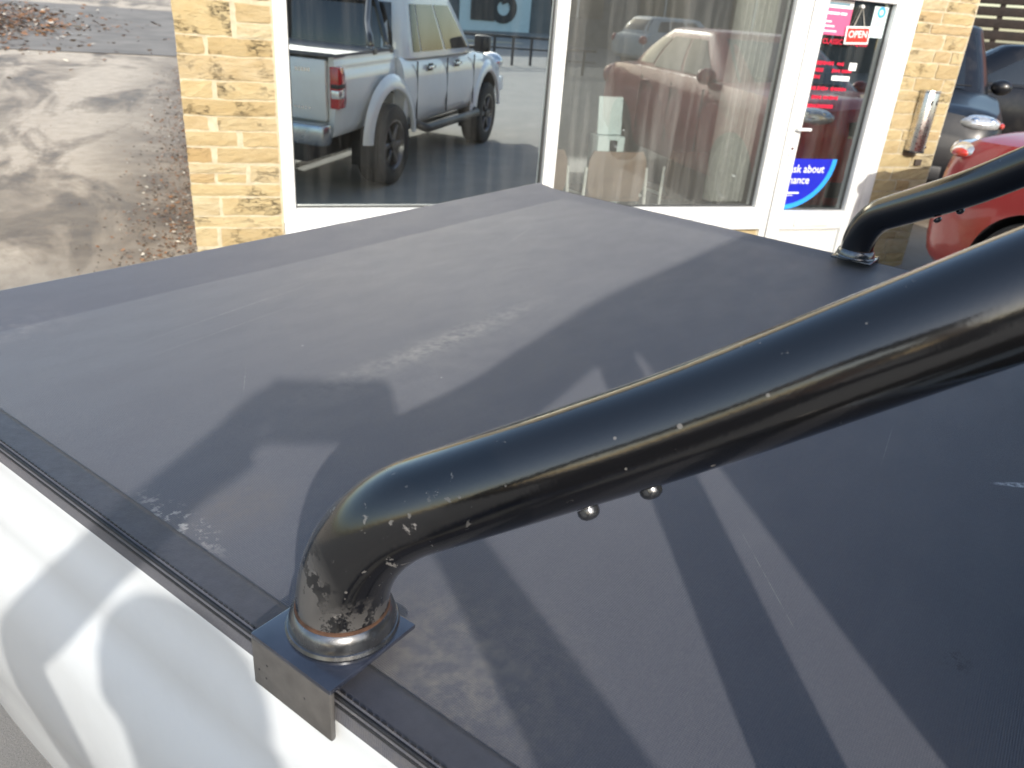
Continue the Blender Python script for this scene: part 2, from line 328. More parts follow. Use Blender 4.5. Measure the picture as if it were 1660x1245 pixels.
def tag(o, label, cat, group=None):
    o['label'] = label; o['category'] = cat
    if group: o['group'] = group
    return o
def struct(o): o['kind'] = 'structure'; return o
def stuff(o, label, cat): o['kind'] = 'stuff'; o['label'] = label; o['category'] = cat; return o
def baked(o):
    dg = bpy.context.evaluated_depsgraph_get(); me = bpy.data.meshes.new_from_object(o.evaluated_get(dg)); o.modifiers.clear(); o.data = me; return o
def cut(o, cutters):
    for c in cutters:
        md = o.modifiers.new('b', 'BOOLEAN'); md.operation = 'DIFFERENCE'; md.solver = 'EXACT'; md.object = c
    baked(o)
    for c in cutters: bpy.data.objects.remove(c, do_unlink=True)
def arch_cutter(y, z, r, x0, x1, parent_mat):
    V, F = [], []; n = 40
    for x in (x0, x1):
        for k in range(n): a = 2 * math.pi * k / n; V.append((x, y + r * math.cos(a), z + r * math.sin(a)))
    for k in range(n): F.append((k, (k + 1) % n, n + (k + 1) % n, n + k))
    F.append(tuple(range(n - 1, -1, -1))); F.append(tuple(range(n, 2 * n)))
    o = mk('arch_cut', V, F, parent_mat, None, False, mats=[parent_mat, M_BLACK], mi=[1] * len(F))
    bm = bmesh.new(); bm.from_mesh(o.data); bmesh.ops.recalc_face_normals(bm, faces=bm.faces); bm.to_mesh(o.data); bm.free(); return o
def text_obj(name, body, size, mat, parent, M, bold=0.0, align='CENTER', space=1.0, extrude=0.0008):
    cu = bpy.data.curves.new(name, 'FONT'); cu.body = body; cu.size = size; cu.align_x = align; cu.align_y = 'CENTER'; cu.extrude = extrude; cu.offset = bold; cu.space_line = space; cu.resolution_u = 3
    tmp = bpy.data.objects.new(name, cu); COL.objects.link(tmp)
    dg = bpy.context.evaluated_depsgraph_get(); me = bpy.data.meshes.new_from_object(tmp.evaluated_get(dg)); bpy.data.objects.remove(tmp, do_unlink=True)
    me.transform(M); me.materials.clear(); me.materials.append(mat)
    return link(bpy.data.objects.new(name, me), parent)
def interp(tab, x):
    if x <= tab[0][0]: return tab[0][1]
    for (a, va), (b, vb) in zip(tab, tab[1:]):
        if x <= b:
            s = (x - a) / (b - a); s = s * s * (3 - 2 * s) if False else s
            return va + (vb - va) * s
    return tab[-1][1]
def sm(tab, x):        # smooth (monotone-ish) table lookup
    if x <= tab[0][0]: return tab[0][1]
    for (a, va), (b, vb) in zip(tab, tab[1:]):
        if x <= b: s = (x - a) / (b - a); s = s * s * (3 - 2 * s) * .5 + s * .5; return va + (vb - va) * s
    return tab[-1][1]
#SPLIT
# ---------------------------------------------------------------- ground
def sstep(a, b, x): s = min(1, max(0, (x - a) / (b - a))); return s * s * (3 - 2 * s)
def gz(x, y):
    inside = sstep(-0.30, 0.1, x) * (1 - sstep(4.7, 5.1, x))
    a = min(max(0, y - 4.9), 60); b = min(max(0, x - 3.5), 8)
    return (0.052 - 0.03 * sstep(4.8, 6.0, x)) * a * (1 - inside) + (0.20 * sstep(3.3, 5.2, x) + 0.03 * min(max(0, x - 5), 8)) * (1 - sstep(4.6, 4.9, y) * inside)
def ground():
    xs = [-400, -150, -60, -30, -20, -14, -10, -7, -5, -4, -3, -2.5, -2, -1.5, -1, -.6, -.3, -.2, -.1, 0, .1, .6, 1.5, 2.5, 3.2, 3.5, 3.8, 4.2, 4.6, 4.7, 4.8, 4.9, 5, 5.1, 5.5, 6, 7, 8, 9, 10, 11.5, 14, 20, 30, 60, 150, 400]
    ys = [-400, -150, -60, -40, -30, -20, -12, -8, -5, -3, -2, -1, 0, 1, 2, 3, 4, 4.4, 4.7, 4.9, 5.2, 5.6, 6, 7, 8, 9, 10, 12, 14, 17, 20, 25, 30, 40, 50, 65, 100, 200, 400]
    V = [(x, y, gz(x, y)) for y in ys for x in xs]; n = len(xs)
    F = [(j * n + i, j * n + i + 1, (j + 1) * n + i + 1, (j + 1) * n + i) for j in range(len(ys) - 1) for i in range(n - 1)]
    struct(mk('ground', V, F, M_GROUND, None, True))
ground()
# smooth tarred strip across the lane, higher up the slope
def lane_strip():
    V = []; F = []
    xs = [-14, -9, -6, -4, -3, -2, -1.2, -.45]
    for x in xs: V += [(x, 17.0 + x * .1, gz(x, 17.0 + x * .1) + .012), (x, 27.5, gz(x, 27.5) + .012)]
    F = [(2 * i, 2 * i + 2, 2 * i + 3, 2 * i + 1) for i in range(len(xs) - 1)]
    struct(mk('lane', V, F, plain('grey_tarmac', (0.21, 0.19, 0.165), 0.8, var=0.25, scale=1.2), None))
lane_strip()
def litter():
    rnd = random.Random(3); V = []; F = []; mi = []
    mats = [plain('brown_leaf', (0.20, 0.105, 0.05), 0.7, var=.4, scale=30), plain('russet_leaf', (0.30, 0.15, 0.07), 0.6, var=.4, scale=30), plain('pale_leaf', (0.62, 0.56, 0.46), 0.5, var=.2, scale=30), plain('dark_leaf', (0.09, 0.06, 0.035), 0.8, var=.4, scale=30)]
    def leaf(x, y, s, lift=0.0):
        a = rnd.random() * 6.28; b = rnd.uniform(-.7, .7); z = gz(x, y) + .006 + lift
        dx = Vector((math.cos(a), math.sin(a), b * .5)) * s; dy = Vector((-math.sin(a), math.cos(a), rnd.uniform(-.6, .6))) * s * rnd.uniform(.4, .8)
        c = Vector((x, y, z + s * .3)); i = len(V); V.extend([c - dx, c - dy * .6, c + dx, c + dy]); F.append((i, i + 1, i + 2, i + 3)); mi.append(rnd.choices((0, 1, 2, 3), (5, 3, 1.2, 4))[0])
    for _ in range(5200):      # drift along the wall foot
        y = 5 + 11 * rnd.random() ** 1.2; d = abs(rnd.gauss(0, .28)) + .01; leaf(-.27 - d, y, rnd.uniform(.006, .022), .003)
    for _ in range(260): leaf(rnd.uniform(-3.4, -.3), rnd.uniform(4.6, 13), rnd.uniform(.004, .012))
    for _ in range(5200):      # heap across the lane
        q = rnd.gauss(0, 1); x = -5.7 + q * 1.3; y = 20.5 + rnd.gauss(0, 2.4); h = .55 * math.exp(-((x + 6.6) / 2.0) ** 2 - ((y - 21) / 3.4) ** 2); leaf(x, y, rnd.uniform(.03, .09), h * rnd.random())
    stuff(mk('leaf_litter', V, F, None, None, False, mats=mats, mi=mi), 'dry brown leaves and grit drifted along the wall foot and lane', 'leaf litter')
litter()

# ---------------------------------------------------------------- shop building
XL, XR = -0.225, 4.985
shop = thing('shop_building', 'yellow sandstone shop front with big white framed windows and a glazed door', 'building', (2.38, YF, 0))
def SH(o):      # geometry is written in world coordinates: shift it to the shop's own origin
    o.data.transform(Matrix.Translation((-2.38, -YF, 0))); o.parent = shop; return o
def sub(o, par): o.data.transform(Matrix.Translation((-2.38, -YF, 0))); o.parent = par; return o
bm = bmesh.new()
def wb(x0, x1, y0, y1, z0, z1): bm_box(bm, Vector(((x0 + x1) / 2, (y0 + y1) / 2, (z0 + z1) / 2)), (x1 - x0, y1 - y0, z1 - z0))
wb(XL, .256, YF, YF + .35, -.3, 2.42); wb(4.485, XR, YF, YF + .35, -.3, 2.42); wb(.256, 3.55, YF + .002, YF + .30, -.3, .50)
wb(XL, XR, YF + .001, YF + .35, 2.42, 3.3); wb(XL, XL + .3, YF + .35, 9.2, -.3, 3.3); wb(XR - .3, XR, YF + .35, 9.2, -.3, 3.3); wb(XL + .3, XR - .3, 8.9, 9.2, -.3, 3.3)
wall = SH(from_bm('wall', bm, M_MORTAR))
SH(x0x1('roof', XL - .15, XR + .15, YF - .2, 9.4, 3.302, 3.42, plain('slate', (.08, .085, .09), .7), None))
srnd = random.Random(11)
def stone(x0, x1, z0, z1, proud=None):
    p = proud if proud is not None else srnd.uniform(.004, .010)
    nx = max(3, min(7, int((x1 - x0) / .05) + 2)); nz = 4; V = []; F = []
    j = .004
    for a in range(nz):
        for b in range(nx):
            e = (a in (0, nz - 1)) + (b in (0, nx - 1))
            V.append((x0 + (x1 - x0) * b / (nx - 1) + srnd.uniform(-j, j), YF - p + (.0016 * e if e else 0) + srnd.uniform(-.003, .003), z0 + (z1 - z0) * a / (nz - 1) + srnd.uniform(-j, j) * .8))
    for a in range(nz - 1):
        for b in range(nx - 1): i = a * nx + b; F.append((i, i + 1, i + nx + 1, i + nx))
    ring = [b for b in range(nx)] + [a * nx + nx - 1 for a in range(1, nz)] + [(nz - 1) * nx + b for b in range(nx - 2, -1, -1)] + [a * nx for a in range(nz - 2, 0, -1)]
    o = len(V)
    for i in ring: V.append((V[i][0], YF + .01, V[i][2]))
    m = len(ring)
    for k in range(m): F.append((ring[k], o + k, o + (k + 1) % m, ring[(k + 1) % m]))
    F.append(tuple(o + k for k in range(m - 1, -1, -1)))
    s = mk('stone', V, F, M_STONE, None, False)
    c = Vector(((x0 + x1) / 2, YF, (z0 + z1) / 2)); s.data.transform(Matrix.Translation(-c)); s.location = c - Vector((2.38, YF, 0)); s.parent = wall
    return s
PX = lambda py: 1.715 - py * .00318
W_ = .256 + .225 - .012
def prow(a, b, cuts):
    for f0, f1 in cuts: stone(XL + f0 * W_, XL + f1 * W_, PX(b), PX(a))
prow(3, 53, [(0, .58)]); prow(5, 31, [(.635, 1)]); prow(35, 55, [(.635, 1)]); prow(57, 83, [(0, .28), (.325, 1)]); prow(86, 121, [(0, 1)]); prow(124.5, 150, [(0, .33), (.375, 1)])
prow(153.5, 177, [(0, 1)]); prow(180.5, 201, [(0, .25), (.355, 1)]); prow(204.5, 227, [(0, .55), (.62, 1)]); prow(230.5, 255, [(0, .25), (.32, 1)])
prow(258.5, 272, [(0, .62)]); prow(275, 289.5, [(0, .27), (.305, .62)]); prow(260, 288, [(.67, 1)]); prow(293, 312.5, [(0, 1)]); prow(316, 346.5, [(0, .295), (.33, 1)])
prow(350, 367.5, [(0, 1)]); prow(371, 402, [(0, .235), (.285, 1)])
def rnd_courses(x0, x1, z0, z1, lo=.07, hi=.13, wlo=.14, whi=.42):
    z = z0
    while z < z1 - .04:
        h = min(srnd.uniform(lo, hi), z1 - z)
        if z1 - z - h < .05: h = z1 - z
        x = x0
        while x < x1 - .03:
            w = srnd.uniform(wlo, whi)
            if x1 - x - w < .10: w = x1 - x
            stone(x, x + w - .013, z, z + h - .011); x += w
        z += h
rnd_courses(XL, .256, PX(-3), 2.42); rnd_courses(XL, .256, .02, PX(405))
rnd_courses(4.487, XR, .12, 2.42, .06, .11, .12, .34)
rnd_courses(.27, 3.54, .02, .495, .07, .12, .2, .5)

def frame_rect(bm, x0, x1, z0, z1, w, y0, y1, bev=.006):
    for (a, b, c, d) in ((x0, x0 + w[0], z0, z1), (x1 - w[1], x1, z0, z1), (x0 + w[0], x1 - w[1], z0, z0 + w[2]), (x0 + w[0], x1 - w[1], z1 - w[3], z1)):
        bm_box(bm, Vector(((a + b) / 2, (y0 + y1) / 2, (c + d) / 2)), (b - a, y1 - y0, d - c), bev)
def window(x0, x1, gx0, gx1, tilt):
    bm = bmesh.new(); frame_rect(bm, x0, x1, .565, 2.42, (gx0 - x0, x1 - gx1, .082, .09), YF - .012, YF + .07)
    f = SH(from_bm('window', bm, M_UPVC, None, True, 40))
    bm = bmesh.new(); frame_rect(bm, gx0 - .012, gx1 + .012, .635, 2.342, (.02, .02, .02, .02), YF + .030, YF + .055, .002)
    sub(from_bm('bead', bm, plain('window_gasket', (.03, .03, .03), .6), None), f)
    p = sub(x0x1('pane', gx0 - .005, gx1 + .005, YF + .040, YF + .044, .642, 2.335, M_PANE if tilt > .5 else M_PANE2), f); ctr = Vector(((gx0 + gx1) / 2 - 2.38, .042, 1.4885)); p.data.transform(Matrix.Translation(ctr) @ Matrix.Rotation(R(tilt), 4, 'X') @ Matrix.Translation(-ctr))
    return f
w1 = window(.256, 1.879, .327, 1.84, .7); w2 = window(1.881, 3.549, 1.92, 3.475, .3)
SH(prism('sill', [(YF - .055, .502), (YF + .06, .502), (YF + .06, .5635), (YF - .035, .5635), (YF - .055, .548)], 'X', .258, 3.546, M_UPVC, None, .004))

# door
bm = bmesh.new(); frame_rect(bm, 3.551, 4.484, .06, 2.42, (.055, .085, .05, .09), YF - .008, YF + .08); SH(from_bm('door_frame', bm, M_UPVC, None, True, 40))
DX0, DX1 = 3.612, 4.392
bm = bmesh.new(); frame_rect(bm, DX0, DX1, .115, 2.12, (.108, .122, .085, .12), YF - .016, YF + .05)
bm_box(bm, Vector(((3.72 + 4.27) / 2, YF + .017, (.485 + .62) / 2)), (.55, .064, .135), .006)
door = SH(from_bm('door', bm, M_UPVC, None, True, 40))
sub(x0x1('lower_panel', 3.715, 4.275, YF + .012, YF + .03, .195, .49, M_UPVC), door)
bm = bmesh.new(); frame_rect(bm, 3.735, 4.255, .215, .47, (.006,) * 4, YF + .009, YF + .02, .002); sub(from_bm('panel_moulding', bm, plain('grey_gasket', (.35, .35, .33), .7), None), door)
sub(x0x1('pane', 3.715, 4.275, YF + .036, YF + .040, .615, 2.005, M_DOORPANE), door)
bm = bmesh.new(); frame_rect(bm, 3.712, 4.278, .612, 2.008, (.012,) * 4, YF + .028, YF + .046, .001); sub(from_bm('bead', bm, MATS['window_gasket'], None), door)
lb = sub(box('letter_plate', (3.985, YF - .020, .548), (.30, .012, .072), M_UPVC, None, .004), door)
bm = bmesh.new(); frame_rect(bm, 3.832, 4.138, .508, .588, (.006,) * 4, YF - .0175, YF - .0145, 0); sub(from_bm('letter_plate_rim', bm, MATS['grey_gasket'], None), door)
bm = bmesh.new(); bm_box(bm, Vector((3.665, YF - .022, 1.13)), (.032, .014, .24), .005); bm_box(bm, Vector((3.665, YF - .04, 1.19)), (.02, .04, .02), .004); bm_box(bm, Vector((3.71, YF - .058, 1.19)), (.115, .016, .02), .006)
hd = sub(from_bm('handle', bm, M_UPVC, None, True, 40), door)
lathe_o = lathe('keyhole', [(0.001, -.003), (.009, -.003), (.009, .004), (.001, .004)], M_CHROME, None, 16, 'Y', (3.665, YF - .031, 1.06)); sub(lathe_o, door)
M_PINK = plain('pink_print', (.62, .10, .22), .5, var=.04); M_WPRINT = plain('white_print', (.78, .80, .80), .5, var=.03); M_BLUEP = plain('blue_print', (.012, .02, .42), .4, var=.05); M_CYAN = plain('cyan_print', (.03, .30, .75), .4, var=.05)
M_PALE = plain('pale_blue_print', (.62, .74, .76), .5, var=.04); M_REDP = plain('red_vinyl_lettering', (.62, .015, .05), .4, var=.08); M_DKTXT = plain('slate_print', (.16, .26, .32), .5, var=.1); M_SIGNR = plain('sign_red', (.68, .03, .02), .4, var=.05)
YG = YF + .034
def onpane(x, z, y=YG): return Matrix.Translation((x, y, z)) @ Matrix.Rotation(R(90), 4, 'X')
po = sub(x0x1('poster', 3.722, 3.955, YG - .0005, YG + .0008, 1.785, 1.945, M_PINK), door)
sub(x0x1('poster', 3.722, 3.955, YG - .0005, YG + .0008, 1.947, 2.0, M_WPRINT), door)
bm = bmesh.new()
for (x, z, w, h) in ((3.80, 1.915, .11, .014), (3.89, 1.915, .05, .014), (3.775, 1.865, .06, .009), (3.79, 1.838, .09, .009), (3.80, 1.808, .12, .009)): bm_box(bm, Vector((x, YG - .0015, z)), (w, .001, h))
sub(from_bm('poster_print', bm, M_WPRINT, None), door)
bm = bmesh.new(); bm_box(bm, Vector((3.84, YG - .0015, 1.972)), (.17, .001, .016)); sub(from_bm('poster_print', bm, M_DKTXT, None), door)
sub(box('sticker', (4.19, YG, 1.885), (.115, .0014, .19), M_PALE, None), door)
sub(lathe('sticker_emblem', [(.017, -.0008), (.034, -.0008), (.034, 0), (.017, 0), (.017, -.0008)], plain('emblem_blue', (.05, .33, .60), .5), None, 24, 'Y', (4.195, YG - .0012, 1.945)), door)
bm = bmesh.new()
for k in range(4): bm_box(bm, Vector((4.185, YG - .0014, 1.898 - k * .012)), (.055 - .006 * (k % 2), .0008, .006))
sub(from_bm('sticker_print', bm, M_DKTXT, None), door)
# quarter-round finance sticker
cx_, cz_, rx_, rz_ = 3.712, .982, .418, .362
def quarter(name, k0, k1, y, mat):
    V = []; F = []; n = 24
    for i in range(n + 1):
        a = -math.pi / 2 * i / n
        V += [(cx_ + rx_ * k0 * math.cos(a), y, cz_ + rz_ * k0 * math.sin(a)), (cx_ + rx_ * k1 * math.cos(a), y, cz_ + rz_ * k1 * math.sin(a))]
    F = [(2 * i, 2 * i + 1, 2 * i + 3, 2 * i + 2) for i in range(n)]
    return sub(mk(name, V, F, mat, None), door)
quarter('sticker', .0, .905, YG + .0001, M_BLUEP); quarter('sticker_rim', .905, 1.0, YG, M_CYAN)
text_o = text_obj('sticker_lettering', 'ask about', .078, M_WPRINT, None, onpane(3.882, .910, YG - .002), .0004); sub(text_o, door)
text_o = text_obj('sticker_lettering', 'finance', .078, M_WPRINT, None, onpane(3.815, .832, YG - .002), .0004); sub(text_o, door)
bm = bmesh.new(); bm_box(bm, Vector((3.80, YG - .002, .742)), (.11, .0006, .012)); bm_box(bm, Vector((3.775, YG - .002, .724)), (.06, .0006, .005)); sub(from_bm('sticker_print', bm, M_WPRINT, None), door)
text_o = text_obj('door_lettering', 'CLASSIC MARQUES', .044, M_REDP, None, onpane(3.955, 1.745, YG - .002), .0004); sub(text_o, door)
lr = random.Random(5)
for z, spans in ((1.612, [(3.76, 3.90), (3.93, 3.98)]), (1.568, [(3.76, 3.82), (3.90, 3.96), (3.98, 4.05)]), (1.525, [(3.75, 3.81)]), (1.452, [(3.735, 3.80), (3.81, 3.90), (3.92, 4.05)]), (1.395, [(3.78, 3.86), (3.875, 3.99)]), (1.338, [(3.75, 3.83), (3.84, 3.97)])):
    bm = bmesh.new()
    for a, b in spans:
        x = a
        while x < b: w = lr.uniform(.007, .013); bm_box(bm, Vector((x + w / 2, YG - .0022, z)), (w, .0006, lr.uniform(.015, .026))); x += w + .004
    sub(from_bm('door_lettering', bm, M_REDP, None), door)['kind'] = 'stuff'
sub(box('sticker', (4.065, YG - .002, 1.60), (.062, .001, .048), M_WPRINT, None), door); sub(box('sticker', (3.985, YG - .002, 1.522), (.15, .001, .03), M_WPRINT, None), door)
# hanging OPEN sign
sg = thing('open_sign', 'small red and white OPEN sign hanging on a cord behind the door glass', 'sign', (4.03, YF + .022, 1.74))
rt = Matrix.Rotation(R(-3), 4, 'Y')
s_ = box('board', (0, 0, .055), (.20, .004, .11), M_WPRINT, sg, .0015, rt); box('red_field', (0, -.003, .056), (.178, .002, .086), M_SIGNR, sg, 0, rt)
text_obj('lettering', 'OPEN', .060, M_WPRINT, sg, Matrix.Translation((0, -.0045, .060)) @ Matrix.Rotation(R(90), 4, 'X') @ Matrix.Rotation(R(3), 4, 'Z'), .0004)
tube('cord', [(-.045, 0, .108), (-.005, .004, .225), (.045, 0, .106)], .0035, plain('grey_cord', (.45, .43, .38), .8), sg, 8)
lathe('sucker_hook', [(.001, -.008), (.010, -.006), (.014, .006), (.001, .008)], M_WPRINT, sg, 14, 'Y', (-.005, .004, .228))
# cigarette bin
cb = thing('cigarette_bin', 'slim stainless steel cigarette bin fixed to the stone beside the door', 'ash bin', (4.735, YF - .012, 1.07))
pr = [(-.065, 0), (-.065, -.05), (-.05, -.075), (-.02, -.088), (.02, -.088), (.05, -.075), (.065, -.05), (.065, 0)]
prism('body', pr, 'Z', 0, .40, M_STEEL, cb, .003)
box('slot', (-.02, -.0885, .335), (.014, .003, .03), M_BLACK, cb); box('slot', (.024, -.0875, .335), (.014, .003, .03), M_BLACK, cb)
prism('cap', [(a * 1.03, b * 1.03) for a, b in pr], 'Z', .401, .415, M_STEEL, cb, .003); prism('base_tray', [(a * 1.03, b * 1.03) for a, b in pr], 'Z', -.012, -.001, M_BLACK, cb, .002)
lathe('lock', [(.001, -.004), (.009, -.004), (.009, .004), (.001, .004)], M_CHROME, cb, 14, 'Y', (.045, -.079, .03))
SH(box('air_vent', (4.83, YF - .014, .98), (.06, .02, .045), plain('terracotta_vent', (.06, .045, .035), .8), None, .003))

# interior of the shop
IN = thing('shop_room', 'dim grey showroom behind the shop windows', 'room', (2.38, 6.8, .0))
def rm(o): o.data.transform(Matrix.Translation((-2.38, -6.8, 0))); o.parent = IN; return o
rm(x0x1('floor', .08, 4.68, YF + .31, 8.88, .07, .10, plain('grey_vinyl_floor', (.34, .33, .32), .5, var=.1), None))
rm(x0x1('back_wall', .08, 4.68, 8.8, 8.88, .10, 2.7, plain('grey_room_wall', (.34, .345, .34), .8), None)); rm(x0x1('ceiling', .08, 4.68, YF + .36, 8.88, 2.7, 2.75, plain('grey_ceiling', (.45, .45, .44), .9), None))
rm(x0x1('side_wall', .076, .10, YF + .36, 8.8, .10, 2.7, MATS['grey_room_wall'], None)); rm(x0x1('side_wall', 4.655, 4.684, YF + .36, 8.8, .10, 2.7, MATS['grey_room_wall'], None))
M_SEAT = plain('brown_chair_back', (.24, .165, .12), .6, var=.15); M_LEG = plain('pale_chair_frame', (.8, .82, .8), .3, .1)
def chair(x, y, rz, label):
    t = thing('chair', label, 'chair', (x, y, .10), rz, 'waiting chairs behind the window')
    V = []; F = []; n = 9
    for j in range(6):
        for i in range(n): u = i / (n - 1) * 2 - 1; w = .245 * (1 - .16 * (abs(j - 2.5) / 2.5) ** 4); V.append((u * w, -.20 - .03 * (1 - u * u), .44 + .34 * j / 5))
    k = len(V); V += [(a, b + .022, c) for a, b, c in V]
    for j in range(5):
        for i in range(n - 1): q = j * n + i; F += [(q, q + 1, q + n + 1, q + n), (k + q, k + q + n, k + q + n + 1, k + q + 1)]
    ed = list(range(n)) + [j * n + n - 1 for j in range(1, 6)] + [5 * n + i for i in range(n - 2, -1, -1)] + [j * n for j in range(4, 0, -1)]
    for a, b in zip(ed, ed[1:] + ed[:1]): F.append((a, k + a, k + b, b))
    mk('backrest', V, F, M_SEAT, t, True).data.set_sharp_from_angle(angle=R(40))
    box('seat', (0, .04, .42), (.47, .46, .05), M_SEAT, t, .015)
    for sx in (-1, 1):
        tube('leg', fillet([(sx * .265, -.25, .0), (sx * .265, -.20, .42), (sx * .255, -.185, .66)], .05, 5), .013, M_LEG, t, 10)
        tube('leg', fillet([(sx * .265, .26, .0), (sx * .265, .22, .42), (sx * .25, -.16, .44)], .04, 5), .013, M_LEG, t, 10)
    tube('stretcher', [(-.265, .23, .25), (.265, .23, .25)], .010, M_LEG, t, 8)
chair(2.78, 5.62, 0, 'brown backed tubular chair in front of the leaflet stand behind the shop window'); chair(3.50, 5.66, R(-5), 'brown backed tubular chair behind the shop window, next to the gathered blind'); chair(2.12, 5.64, R(4), 'brown backed tubular chair half hidden behind the white window mullion')
st_ = thing('leaflet_stand', 'pale leaflet stand beyond the brown chairs', 'display stand', (3.02, 6.15, .10))
box('column', (0, 0, .40), (.25, .18, .80), M_PALE, st_, .01); box('leaflet_board', (0, 0, .955), (.22, .02, .30), M_PALE, st_, .003, Matrix.Rotation(R(-8), 4, 'X')); box('opening', (.02, -.092, .71), (.07, .008, .12), M_BLACK, st_, .002)
pn = tag(box('plywood_panel', (1.98, 6.2, .42), (.17, .02, .64), plain('plywood', (.42, .31, .15), .7), None, .003, Matrix.Rotation(R(-6), 4, 'X')), 'narrow yellow plywood panel leaning against the low shelf behind the shop window', 'panel')
sh = thing('low_shelf', 'long low white edged shelf with a plywood panel against it', 'shelf', (1.5, 6.1, .10)); box('board', (0, 0, .585), (1.3, .25, .025), M_PALE, sh, .003)
for sx in (-.6, .6): box('leg', (sx, 0, .285), (.03, .2, .57), M_PALE, sh, .002)
bl = thing('vertical_blind', 'pale vertical blind gathered beside the shop door behind the window', 'blind', (3.38, YF + .2, .62))
box('head_rail', (-.08, 0, 1.76), (.4, .05, .04), M_UPVC, bl, .004)
M_BLIND = plain('blind_fabric', (.55, .56, .54), .8, var=.1, scale=20)
for i in range(7): box('slat', (-.17 + i * .042, 0, .88), (.006, .085, 1.70), M_BLIND, bl, .001, Matrix.Rotation(R(22 + 5 * math.sin(i * 3)), 4, 'Z'))
#SPLIT
# ---------------------------------------------------------------- vehicles: shared builders
def lower_body(name, y0, y1, hw, zb, zs, zt, mat, parent, arches=(), ny=64):
    PV = [(0.0, .86), (.06, .93), (.2, .975), (.45, 1.0), (.68, .995), (.82, .98), (.92, .955), (1.0, .915)]
    V = []; F = []; rings = []
    for i in range(ny + 1):
        y = y0 + (y1 - y0) * i / ny; h, b, s, t = hw(y), zb(y), zs(y), zt(y); half = [(0.0, b)]
        for v, k in PV: half.append((h * k, b + (s - b) * v))
        for k in (.82, .65, .45, .22): q = 1 - (k / .915) ** 2; half.append((h * k, s + (t - s) * (q ** .7)))
        half.append((0.0, t)); ring = half + [(-x, z) for x, z in half[-2:0:-1]]
        rings.append(len(ring)); V += [(x, y, z) for x, z in ring]
    n = rings[0]
    for i in range(ny):
        for k in range(n): F.append((i * n + k, i * n + (k + 1) % n, (i + 1) * n + (k + 1) % n, (i + 1) * n + k))
    F.append(tuple(range(n - 1, -1, -1))); F.append(tuple(ny * n + k for k in range(n)))
    o = mk(name, V, F, mat, parent, True, mats=[mat, M_BLACK])
    bm = bmesh.new(); bm.from_mesh(o.data); bmesh.ops.recalc_face_normals(bm, faces=bm.faces); bm.to_mesh(o.data); bm.free()
    if arches:
        loc = o.parent; o.parent = None; cs = []
        for (y, z, r, w) in arches:
            for s in (-1, 1): cs.append(arch_cutter(y, z, r, *(sorted((s * (w - .30), s * (w + .2)))), mat))
        cut(o, cs); o.parent = loc
    o.data.set_sharp_from_angle(angle=R(38)); return o
class GH:           # a greenhouse: rounded rings that narrow towards the roof
    def __init__(s, zb, zr, fb, fr, rb, rr, hb, hr, n=7.0, crown=.05): s.a = (zb, zr, fb, fr, rb, rr, hb, hr, n, crown)
    def lv(s, q):
        zb, zr, fb, fr, rb, rr, hb, hr, n, c = s.a; e = q ** 1.15
        return zb + (zr - zb) * q, fb + (fr - fb) * q ** 1.05, rb + (rr - rb) * q ** 1.6, hb + (hr - hb) * e
    def side(s, f, q, off, sg):
        z, a, b, h = s.lv(q); y = a + (b - a) * f; yc, hl = (a + b) / 2, (b - a) / 2; n = s.a[8]
        return (sg * (h * max(0, 1 - abs((y - yc) / hl) ** n) ** (1 / n) + off), y, z)
    def end(s, fx, q, off, sg):
        z, a, b, h = s.lv(q); yc, hl = (a + b) / 2, (b - a) / 2; n = s.a[8]
        return (fx * h, yc + sg * (hl * max(0, 1 - abs(fx) ** n) ** (1 / n) + off), z + off * .6)
    def shell(s, name, mat, parent, m=56):
        V = []; F = []; zb, zr, fb, fr, rb, rr, hb, hr, n, c = s.a; L = []
        for i in range(13): L.append((*s.lv(i / 12), 1.0))
        z, a, b, h = s.lv(1.0)
        for k, dz in ((.97, .35), (.90, .62), (.75, .85), (.5, .96), (.2, 1.0)): L.append((z + c * dz, a, b, h, k))
        for z, a, b, h, k in L:
            yc, hl = (a + b) / 2, (b - a) / 2
            for j in range(m):
                t = 2 * math.pi * j / m; cs, sn = math.cos(t), math.sin(t); V.append((k * h * math.copysign(abs(cs) ** (2 / n), cs), yc + k * hl * math.copysign(abs(sn) ** (2 / n), sn), z))
        for i in range(len(L) - 1):
            for j in range(m): F.append((i * m + j, i * m + (j + 1) % m, (i + 1) * m + (j + 1) % m, (i + 1) * m + j))
        F.append(tuple((len(L) - 1) * m + j for j in range(m)))
        o = mk(name, V, F, mat, parent, True); o.data.set_sharp_from_angle(angle=R(50)); return o
    def pane(s, kind, f0, f1, q0, q1, sg, mat, parent, name='window', off=.005, nx=8, nq=6, skew=0.0):
        V = []; F = []
        for i in range(nq + 1):
            q = q0 + (q1 - q0) * i / nq
            for j in range(nx + 1):
                g0 = f0 + skew * i / nq; f = g0 + (f1 - g0) * j / nx; V.append(s.side(f, q, off, sg) if kind == 'side' else s.end(f, q, off, sg))
        for i in range(nq):
            for j in range(nx): k = i * (nx + 1) + j; F.append((k, k + 1, k + nx + 2, k + nx + 1))
        return mk(name, V, F, mat, parent, True)
